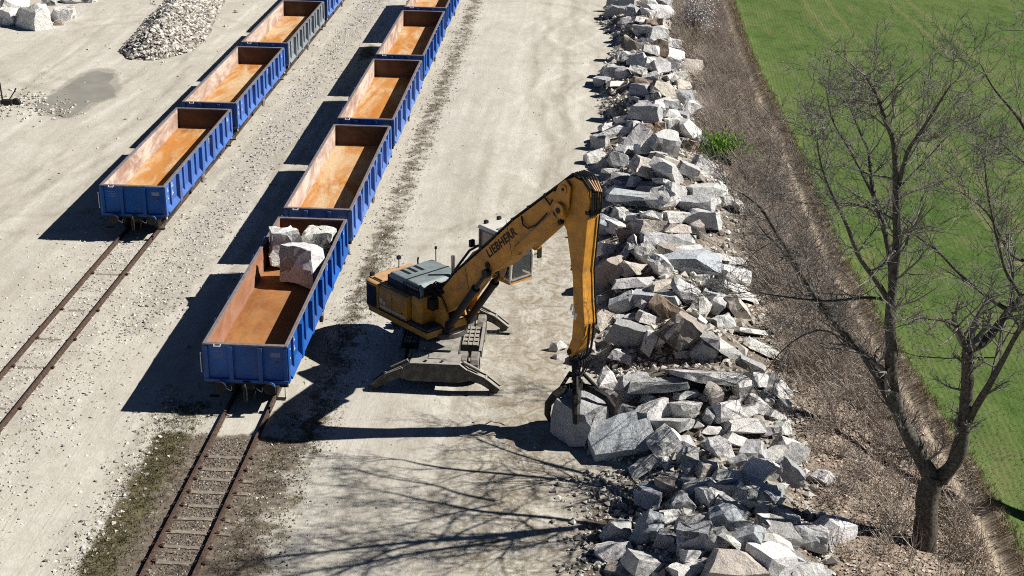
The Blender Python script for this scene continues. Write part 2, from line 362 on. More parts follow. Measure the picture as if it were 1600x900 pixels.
# ---------------------------------------------------------------- ground sheets
def axis(fine0, fine1, step, lo, hi):
    a = list(np.arange(fine0, fine1+1e-6, step)); g = step
    x = fine1
    while x < hi: g *= 1.35; x += g; a.append(x)
    g = step; x = fine0
    while x > lo: g *= 1.35; x -= g; a.insert(0, x)
    return np.array(a)
GX = axis(-24, 36, .2, -400, 500); GY = axis(-12, 88, .25, -120, 900)
XX, YY = np.meshgrid(GX, GY); ZZ = height(XX, YY)
xl = np.interp(YY, LY, LX); xr = np.interp(YY, RY, RX); xf = np.interp(YY, FY, FX)
att = {}
gx = lambda c, s_: np.exp(-((XX-c)/s_)**2)
rs = np.random.RandomState(3)
att['field'] = sm(-.25, .6, XX-xf-.55)
att['bank'] = sm(-.4, .5, XX-xr)*(1-att['field'])
att['path'] = np.exp(-((XX-xf-.2)/.42)**2)*.9
att['soil'] = np.where((XX > xl) & (XX < xr), .62, 0)*sm(-.2, .5, XX-xl-.1)  # dark bed under the boulders, so gaps between them show dark
att['soil'] = np.maximum(att['soil'], .85*np.exp(-((XX-13.2)/1.6)**2)*sm(-3, -6, YY)*sm(-14, -9, YY))
near = sm(-1.2, -2.2, YY)
tr0 = np.maximum(np.exp(-((XX)/1.9)**4)*near*.85, np.exp(-((XX-2.3)/.85)**2)*.5*(1-near))
att['soil'] = np.maximum(att['soil'], np.maximum(tr0, np.exp(-((XX-1.7)/1.0)**4)*near*.66))
att['moss'] = np.maximum(np.exp(-((XX+2.0)/.9)**4)*near*.8, np.exp(-((XX-2.5)/.9)**2)*.5)
att['ballast'] = np.maximum(np.exp(-((XX+5.9)/1.5)**4)*.62*sm(0, 10, YY), np.exp(-((XX+8.9)/2.2)**4)*.5)
att['ballast'] = np.maximum(att['ballast'], np.exp(-((XX+11.2)/1.2)**2)*.45*sm(4, -4, YY))
att['scuff'] = np.exp(-((XX-10)/2.6)**2)*.9*sm(30, 12, YY)+.25
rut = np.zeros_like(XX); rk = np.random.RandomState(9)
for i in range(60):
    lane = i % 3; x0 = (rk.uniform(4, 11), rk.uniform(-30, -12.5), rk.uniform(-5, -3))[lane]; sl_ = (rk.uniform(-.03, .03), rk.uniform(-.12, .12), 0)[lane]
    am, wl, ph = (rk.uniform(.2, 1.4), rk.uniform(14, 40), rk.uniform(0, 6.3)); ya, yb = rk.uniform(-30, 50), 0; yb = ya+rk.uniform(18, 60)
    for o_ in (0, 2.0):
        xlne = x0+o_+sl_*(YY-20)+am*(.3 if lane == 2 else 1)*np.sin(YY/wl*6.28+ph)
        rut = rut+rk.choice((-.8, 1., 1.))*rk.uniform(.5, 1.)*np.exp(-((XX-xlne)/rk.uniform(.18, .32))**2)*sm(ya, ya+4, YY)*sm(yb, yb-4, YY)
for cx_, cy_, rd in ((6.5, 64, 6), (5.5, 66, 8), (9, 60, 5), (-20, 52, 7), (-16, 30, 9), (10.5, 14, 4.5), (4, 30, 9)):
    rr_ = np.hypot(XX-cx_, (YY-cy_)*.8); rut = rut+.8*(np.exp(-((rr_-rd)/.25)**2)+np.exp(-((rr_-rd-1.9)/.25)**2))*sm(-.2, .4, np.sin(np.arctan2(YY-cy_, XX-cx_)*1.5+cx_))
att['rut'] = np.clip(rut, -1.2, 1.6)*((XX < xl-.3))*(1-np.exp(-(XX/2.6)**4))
pw = [at(x, y, 0) for x, y in ((50,162),(75,147),(110,123),(150,106),(180,108),(190,138),(182,152),(150,164),(130,178),(105,186),(72,180))]
wet = np.zeros_like(XX); md_ = np.full(XX.shape, 99.)
for i in range(len(pw)):
    a_, b_ = pw[i], pw[i-1]; cr_ = ((a_.y > YY) != (b_.y > YY)) & (XX < (b_.x-a_.x)*(YY-a_.y)/(b_.y-a_.y+1e-9)+a_.x); wet = np.where(cr_, 1-wet, wet)
    ax_, ay_ = b_.x-a_.x, b_.y-a_.y; t_ = np.clip(((XX-a_.x)*ax_+(YY-a_.y)*ay_)/(ax_*ax_+ay_*ay_), 0, 1); md_ = np.minimum(md_, np.hypot(XX-a_.x-ax_*t_, YY-a_.y-ay_*t_))
att['wet'] = np.clip(.5+np.where(wet > .5, md_, -md_)*.8, 0, 1)
D = np.exp(-(((XX+3.6)/.9)**2+((YY-53)/3.2)**2)); att['moss'] = np.maximum(att['moss'], D*.75)
def sheet(name, mask_cells):
    idx = np.arange(XX.size).reshape(XX.shape)
    q = np.stack([idx[:-1, :-1], idx[:-1, 1:], idx[1:, 1:], idx[1:, :-1]], -1)[mask_cells]
    used, inv = np.unique(q, return_inverse=True); inv = inv.reshape(q.shape)
    V = np.stack([XX.ravel(), YY.ravel(), ZZ.ravel()], -1)[used]
    me = bpy.data.meshes.new(name); me.from_pydata(V.tolist(), [], inv.tolist()); me.materials.append(M['ground'])
    for k, a in att.items():
        t = me.attributes.new(k, 'FLOAT', 'POINT'); t.data.foreach_set('value', a.ravel()[used].astype(np.float32))
    me.polygons.foreach_set('use_smooth', [True]*len(me.polygons)); me.update()
    o = bpy.data.objects.new(name, me); COL.objects.link(o); o['kind'] = 'structure'; return o
cxm = (XX[:-1, :-1]+XX[1:, 1:])/2; cym = (YY[:-1, :-1]+YY[1:, 1:])/2
cf = np.interp(cym, FY, FX)+.55; cr = np.interp(cym, RY, RX)+.1
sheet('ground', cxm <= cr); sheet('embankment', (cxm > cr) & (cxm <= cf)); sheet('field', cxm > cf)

# muddy puddle
pud = [(57,160),(75,150),(98,137),(112,126),(135,115),(150,109),(172,112),(178,120),(170,127),(181,138),(178,149),(160,155),(140,160),(126,173),(108,180),(82,175),(62,168)]
mb = MB(); pp = [at(x, y, .05) for x, y in pud]; ctr = sum(pp, Vector())/len(pp)
ring = []
for i in range(len(pp)):
    a, b_ = pp[i], pp[(i+1) % len(pp)]
    for k in range(4):
        p = a.lerp(b_, k/4); p += (ctr-p)*(.10*noise.noise(p*1.3)+.07*noise.noise(p*4)); ring.append(p)
for p in ring+[ctr]: p.z = 0
mb.add([ctr]+ring, [(0, i+1, (i+1) % len(ring)+1) for i in range(len(ring))])
m, nt, b = new_mat('muddy_water'); N = NT(nt)
N.l(N.ramp(N.noise(.6, 6, .6), [(.35, (.27, .255, .215)), (.65, (.34, .325, .28))]), b.inputs['Base Color']); b.inputs['Roughness'].default_value = .28
b.inputs['Specular IOR Level'].default_value = .35
o = mb.build('puddle', m); o['kind'] = 'structure'
# keep the puddle clear of the undulating ground
gz = max(H(p.x, p.y) for p in ring+[ctr]); o.location.z = gz+.006

# ---------------------------------------------------------------- railway tracks
def rail_profile(x):   # I section outline
    return [(x-.07,0),(x+.07,0),(x+.07,.02),(x+.012,.035),(x+.012,.11),(x+.036,.125),(x+.036,.165),(x-.036,.165),(x-.036,.125),(x-.012,.11),(x-.012,.035),(x-.07,.02)]
def track(xc, y0, y1, label, sleepers):
    t = empty('railway_track', (xc, y0, 0), label, 'railway track')
    for s in (-.75, .75):
        mb = MB(); pr = rail_profile(s); mb.prism(pr, 0, y1-y0, 'v')
        mb.v = [(x, a, z+.005) for (x, a, z) in mb.v]
        mb.build('rail', M['rustrail'], t)
    for (y, xa, xb, h) in sleepers:
        mb = MB(); n = 6; L = xb-xa
        pts = []
        for i in range(n+1): pts.append((xa+L*i/n, (y-y0)-.09+rng.uniform(-.025, .025)))
        for i in range(n, -1, -1): pts.append((xa+L*i/n, (y-y0)+.09+rng.uniform(-.025, .025)))
        mb.prism(pts, -.06, h, 'z'); mb.build('sleeper', M['concrete'], t, .01)
    for (y, xa, xb, h) in sleepers[:40]:
        for s in (-.75, .75):
            for d_ in (-.12, .12):
                mb = MB(); mb.box((s+d_, y-y0, .05), (.1, .12, .06)); mb.cyl((s+d_, y-y0, .06), (s+d_, y-y0, .12), .022, 6); mb.build('rail_clip', M['rustrail'], t)
sl = []
for i, py in enumerate((713, 732, 748, 768, 789, 809, 830, 853, 877, 902)):
    Y = at(360-(py-640)*.5, py, .03).y
    sl.append((Y, -.72+rng.uniform(-.05, .3), .72-rng.uniform(0, .15) if i % 3 == 1 else rng.choice((1.25, .7, 1.35, 1.05)), .035))
track(0, -30, 140, 'rusty track with bare concrete sleepers below the loaded wagon', sl)
sl = [(y, -.6+rng.uniform(-.1, .5), .7-rng.uniform(0, .5), .007) for y in (-3.2, -.6, 2.7, 5.2, 8.0, 11.9)]
track(-8.9, -30, 140, 'rusty track half buried in gravel left of the loaded wagon', sl)

# ---------------------------------------------------------------- gondola wagons
WL, WW, ZF, ZT, ZB = 12.88, 3.05, 1.52, 2.6, 1.14
def make_wagon(yoff):
    root = empty('gondola_wagon', (0, yoff, 0))
    hw = WW/2
    mb = MB(); mb.b2((-hw+.1, .1, ZF-.1), (hw-.1, WL-.1, ZF)); mb.build('floor', M['floor'], root)
    ribs = [.174, .335, .497, .66, .823]; small = [.075, .25, .42, .578, .743, .905]
    for s in (-1, 1):
        mb = MB(); X = lambda a: s*a
        # wall sheet: outer paint (slot 0) and rusty inner face (slot 1)
        x0, x1 = hw-.13, hw-.09
        mb.add([(X(x0), .05, ZF-.14), (X(x1), .05, ZF-.14), (X(x1), WL-.05, ZF-.14), (X(x0), WL-.05, ZF-.14), (X(x0), .05, ZT-.05), (X(x1), .05, ZT-.05), (X(x1), WL-.05, ZT-.05), (X(x0), WL-.05, ZT-.05)],
               [(1,2,6,5), (0,1,5,4), (2,3,7,6), (0,3,2,1)], 0)
        mb.add([(X(x0-.002), .05, ZF-.1), (X(x0-.002), WL-.05, ZF-.1), (X(x0-.002), WL-.05, ZT-.05), (X(x0-.002), .05, ZT-.05)], [(0,1,2,3)], 1)
        for r_ in ribs:
            y = r_*WL; mb.prism([(y-.2, ZB+.02), (y+.2, ZB+.02), (y+.14, ZT-.08), (y-.14, ZT-.08)], X(hw-.095), X(hw+.085), 'x')
        for r_ in small:
            y = r_*WL; mb.prism([(y-.07, ZB+.1), (y+.07, ZB+.1), (y+.06, ZT-.08), (y-.06, ZT-.08)], X(hw-.095), X(hw+.0), 'x')
        for y in (.14, WL-.14):
            mb.prism([(y-.13, ZB), (y+.13, ZB), (y+.13, ZT-.06), (y-.13, ZT-.06)], X(hw-.1), X(hw), 'x')
        # lower ledge
        mb.prism([(hw*s-s*.1, ZB+.06), (hw*s+s*.06, ZB+.06), (hw*s+s*.08, ZB+.12), (hw*s-s*.1, ZB+.34)], .27, WL-.27, 'v')
        mb.build('side_wall', [M['blue'], M['inwall']], root, .008)
    for e in (0, 1):
        y0 = .0 if e == 0 else WL; d = 1 if e == 0 else -1
        mb = MB()
        mb.b2((-hw+.1, y0+d*.06, ZB-.02), (hw-.1, y0+d*.1, ZT-.05))
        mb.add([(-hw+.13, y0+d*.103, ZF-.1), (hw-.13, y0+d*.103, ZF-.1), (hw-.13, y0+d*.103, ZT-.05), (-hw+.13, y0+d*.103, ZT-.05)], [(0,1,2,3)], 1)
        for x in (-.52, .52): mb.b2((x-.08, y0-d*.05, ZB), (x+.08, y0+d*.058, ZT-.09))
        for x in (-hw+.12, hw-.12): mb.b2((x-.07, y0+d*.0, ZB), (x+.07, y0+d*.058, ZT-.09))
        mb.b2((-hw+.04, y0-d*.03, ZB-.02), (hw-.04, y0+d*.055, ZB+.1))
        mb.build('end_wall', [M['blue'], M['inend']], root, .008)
    mb = MB()
    for s in (-1, 1): mb.b2((s*(hw-.15), .0, ZT-.06), (s*(hw-.02), WL, ZT))
    for y0, d in ((0, 1), (WL, -1)): mb.b2((-hw+.15, y0-d*.01, ZT-.06), (hw-.15, y0+d*.15, ZT-.001))
    mb.build('top_rail', M['rim'], root, .012)
    mb = MB()
    for s in (-1, 1):
        mb.b2((s*(hw-.3), .15, ZB-.22), (s*(hw-.12), WL-.15, ZB+.08))
    mb.b2((-.25, .2, .75), (.25, WL-.2, 1.1))
    for k in range(1, 8): mb.b2((-hw+.3, k*WL/8-.06, .95), (hw-.3, k*WL/8+.06, 1.3))
    mb.b2((-hw+.15, .12, 1.0), (hw-.15, WL-.12, 1.38))
    mb.build('underframe', M['black'], root)
    for yb in (2.05, WL-2.05):
        mb = MB()
        for s in (-1, 1):
            mb.prism([(yb-1.3, .62), (yb-1.15, .75), (yb-.5, .8), (yb-.3, .95), (yb+.3, .95), (yb+.5, .8), (yb+1.15, .75), (yb+1.3, .62), (yb+1.1, .5), (yb+.4, .45), (yb-.4, .45), (yb-1.1, .5)], s*.98, s*1.1, 'x')
        mb.b2((-1.0, yb-.2, .55), (1.0, yb+.2, .85))
        bg_ = mb.build('bogie', M['black'], root)
        for dy in (-.9, .9):
            wb = MB(); wb.cyl((-.78, yb+dy, .63), (.78, yb+dy, .63), .08, 10)
            for s in (-1, 1): wb.cyl((s*.69, yb+dy, .63), (s*.83, yb+dy, .63), .455, 24); wb.cyl((s*.66, yb+dy, .63), (s*.69, yb+dy, .63), .48, 24)
            wb.build('wheelset', M['darksteel'], bg_)
    for y0, d in ((0, -1), (WL, 1)):
        for s in (-.875, .875):
            mb = MB(); mb.cyl((s, y0, 1.06), (s, y0+d*.3, 1.06), .1, 12, 1); mb.cyl((s, y0+d*.28, 1.06), (s, y0+d*.36, 1.06), .21, 20); mb.cyl((s, y0+d*.36, 1.06), (s, y0+d*.37, 1.06), .2, 20, r1=.1)
            mb.cyl((s, y0, 1.06), (s, y0+d*.12, 1.06), .15, 12, 1)
            mb.build('buffer', [M['black'], M['blue_bright']], root)
        mb = MB(); mb.b2((-.12, y0, .95), (.12, y0+d*.1, 1.2)); mb.tube([(0, y0+d*.1, 1.06), (0, y0+d*.3, 1.06), (0, y0+d*.36, 1.14), (0, y0+d*.28, 1.2)], .035, 8)
        mb.tube([(0.03, y0+d*.28, 1.05), (.05, y0+d*.34, .8), (.03, y0+d*.3, .55)], .03, 8); mb.tube([(-.03, y0+d*.28, 1.05), (-.05, y0+d*.34, .8), (-.03, y0+d*.3, .55)], .03, 8)
        mb.build('coupling', M['darksteel'], root)
        mb = MB(); mb.tube([(.3, y0+d*.02, 1.0), (.32, y0+d*.16, .85), (.3, y0+d*.2, .55)], .025, 8); mb.build('brake_hose', M['black'], root)
        mb = MB(); mb.tube([(-1.08, y0, ZT-.01), (-1.08, y0+d*.07, ZT-.07), (-.86, y0+d*.07, ZT-.07), (-.86, y0, ZT-.01)], .02, 6)
        mb.build('handrail', M['white'], root); mb = MB()
        mb.tube([(-hw-.02, y0, 1.5), (-hw-.05, y0+d*.06, 1.5), (-hw-.05, y0+d*.06, 2.25), (-hw-.02, y0, 2.25)], .016, 6)
        mb.build('handrail', M['white'], root)
        for s in (-1, 1):
            mb = MB(); mb.tube([(s*.55+.0, y0, .95), (s*.55, y0+d*.12, .84), (s*.55+.3*(1 if s < 0 else 1)-.3, y0+d*.12, .84), (s*.55-.3, y0, .95)], .016, 6); mb.build('shunter_handle', M['white'], root)
        for s in (-1, 1):
            mb = MB(); mb.b2((s*1.36, y0+d*(-.12), .52), (s*1.02, y0+d*.1, .545)); mb.tube([(s*1.35, y0, .53), (s*1.35, y0, 1.0)], .015, 6); mb.tube([(s*1.04, y0, .53), (s*1.04, y0, 1.0)], .015, 6); mb.build('step', M['darksteel'], root)
    # stencilled panels: end plate and sides
    mb = MB(); fz = -.0025
    def bars(x, z, wd, rows, ch):
        for r_ in range(rows):
            xx = x
            while xx < x+wd-.03:
                cw = rng.uniform(.03, .07); hh = ch*rng.uniform(.75, 1); zz = z-r_*ch*1.6
                mb.b2((xx, .057, zz-hh), (xx+cw*.75, .0585, zz)); xx += cw+.02
    bars(-1.2, 2.3, .38, 1, .05); bars(-1.12, 2.19, .3, 2, .06); 
    mb.b2((.86, .057, 2.13), (1.22, .0585, 2.3))
    mb.b2((-hw+.2, .0, 1.), (-hw+.23, .001, 1.01))
    mb.build('stencil', M['stencil'], root)
    mb = MB(); mb.cyl((1.1, .058, 1.92), (1.1, .03, 1.92), .045, 12); mb.build('lamp', M['red'], root)
    for s in (1,):
        mb = MB(); xo = s*(hw-.087)
        def P(y0, z0, y1, z1): mb.b2((xo, y0, z0), (xo+s*.003, y1, z1))
        for (ya, n) in ((.34, 2), (1.15, 2), (8.2, 1), (11.9, 1)):
            for k in range(n):
                z = 2.38-k*.36
                P(ya, z-.28, ya+.06, z); P(ya+.13, z-.28, ya+.19, z-.02); P(ya, z-.06, ya+.19, z-.015) if (k+n) % 2 else P(ya+.03, z-.16, ya+.19, z-.11)
                P(ya+.26, z-.26, ya+.3, z-.04); P(ya+.34, z-.25, ya+.42, z-.2)
        for ya in (2.55, 4.6, 6.8): P(ya, 1.62, ya+.22, 1.66); P(ya, 1.7, ya+.3, 1.74)
        mb.build('side_stencil', M['white'], root)
        mb = MB(); mb.cyl((s*(hw-.12), 6.6, .82), (s*(hw-.02), 6.6, .82), .25, 24); mb.cyl((s*(hw-.02), 6.6, .82), (s*(hw), 6.6, .82), .05, 10)
        mb.build('brake_wheel', M['rim'], root)
    for ya in (.06, WL-.2):
        mb = MB(); mb.b2((hw-.09, ya, .98), (hw-.05, ya+.14, 1.1)); mb.build('tow_hook_plate', M['yellow'], root)
    return root
M['blue_bright'] = simple('blue_enamel', (.03, .2, .62), .4, 0, .2, 2)
M['stencil'] = simple('faded_stencil', (.22, .24, .34), .6, 0, .2, 6)
wagons = []
proto = make_wagon(0)
GR = 'open wagons standing on the two tracks'
labels = ['blue open wagon carrying three granite blocks, nearest of the right-hand train',
          'empty blue open wagon coupled behind the one carrying granite blocks',
          'empty blue open wagon level with the far end of the left-hand first wagon',
          'empty blue open wagon second last in view on the right-hand track',
          'blue open wagon cut off by the top edge on the right-hand track']
slots = [(0, 14.04*k) for k in range(1, 5)]+[(-8.91, 16.2+14.04*k) for k in range(4)]
llab = ['empty blue open wagon standing first on the left-hand half-buried track',
        'empty blue open wagon coupled behind the first one of the left-hand train',
        'empty open wagon with dusty grey faded sides on the left-hand track',
        'blue open wagon cut off by the top edge behind the dusty grey one']
labels[2] = 'third empty-looking blue wagon back from the block-loaded one, right-hand track'
labels[2] = 'empty blue open wagon beside the brown damp patch, middle of the right-hand train'
tag(proto, labels[0], 'wagon', GR)
for i, (x, y) in enumerate(slots):
    c = copy_tree(proto); c.location = (x, y, 0); c['label'] = (labels[1:]+llab)[i]; wagons.append(c)
def swap(root, part, slot, mat):
    for ch in root.children:
        if ch.name.split('.')[0] == part:
            ch.material_slots[slot].link = 'OBJECT'; ch.material_slots[slot].material = mat
swap(proto, 'floor', 0, M['floor_near']); swap(proto, 'side_wall', 1, M['inwall_near'])
swap(wagons[6], 'side_wall', 0, M['blue_dusty'])

# ---------------------------------------------------------------- rocks
TONE = {'w': (.84, .835, .82), 'g': (.64, .645, .65), 'd': (.48, .49, .505), 'p': (.71, .65, .585), 'r': (.48, .375, .30), 'b': (.47, .42, .375), 'u': (.52, .56, .61)}  # dark and bluish tones have the shade of rock faces mixed in
def rock_mesh(r, sx, sy, sz, cuts=5, name='boulder', taper=0., rough=1.):
    bm = bmesh.new(); bmesh.ops.create_cube(bm, size=1)
    for v in bm.verts:
        k = 1-taper*(v.co.z+.5)
        v.co = Vector((v.co.x*sx*k*r.uniform(.8, 1.05), v.co.y*sy*k*r.uniform(.78, 1.05), v.co.z*sz*r.uniform(.82, 1.05)))
    h = bmesh.ops.convex_hull(bm, input=bm.verts)
    for i in range(cuts):
        n = Vector((r.gauss(0, 1), r.gauss(0, 1), r.gauss(0, .9))).normalized()
        n = Vector((n.x/sx, n.y/sy, n.z/sz)).normalized()
        d = max(v.co.dot(n) for v in bm.verts)
        bmesh.ops.bisect_plane(bm, geom=bm.verts[:]+bm.edges[:]+bm.faces[:], plane_co=n*d*r.uniform(.58, .9), plane_no=n, clear_outer=True)
        h = bmesh.ops.convex_hull(bm, input=bm.verts)
        bmesh.ops.delete(bm, geom=[g for g in h.get('geom_interior', []) if isinstance(g, bmesh.types.BMVert)], context='VERTS')
    bmesh.ops.dissolve_limit(bm, angle_limit=R(6), verts=bm.verts, edges=bm.edges)
    s = min(sx, sy, sz)
    bmesh.ops.bevel(bm, geom=bm.edges[:], offset=.035*s, segments=1, affect='EDGES', clamp_overlap=True)
    bmesh.ops.triangulate(bm, faces=bm.faces)
    m3 = max(sx, sy, sz)
    for it in range(2):
        long = [e for e in bm.edges if e.calc_length() > m3*(.3 if it == 0 else .2)]
        if long: bmesh.ops.subdivide_edges(bm, edges=long, cuts=1); bmesh.ops.triangulate(bm, faces=bm.faces)
    o = Vector((r.uniform(-50, 50), r.uniform(-50, 50), 0))
    for v in bm.verts:
        v.co += Vector((noise.noise(v.co*2.3/m3+o), noise.noise(v.co*2.3/m3+o*2), noise.noise(v.co*2.3/m3-o)))*.085*s*rough
        v.co += Vector((noise.noise(v.co*7/m3+o), noise.noise(v.co*7/m3+o*2), noise.noise(v.co*7/m3-o)))*.045*s*rough
    me = bpy.data.meshes.new(name); bm.to_mesh(me); bm.free(); me.materials.append(M['granite']); return me
def rock(name, loc, dims, rot, tone, r, label, cat='boulder', group=None, cuts=5, taper=0., rough=1.):
    o = bpy.data.objects.new(name, rock_mesh(r, *dims, cuts=cuts, name=name, taper=taper, rough=rough)); COL.objects.link(o)
    o.location = loc; o.rotation_euler = rot
    c = TONE[tone] if isinstance(tone, str) else tone; j = r.uniform(.9, 1.1)
    o.color = (c[0]*j, c[1]*j*r.uniform(.985, 1.015), c[2]*j*r.uniform(.97, 1.03), 1)
    return tag(o, label, cat, group)

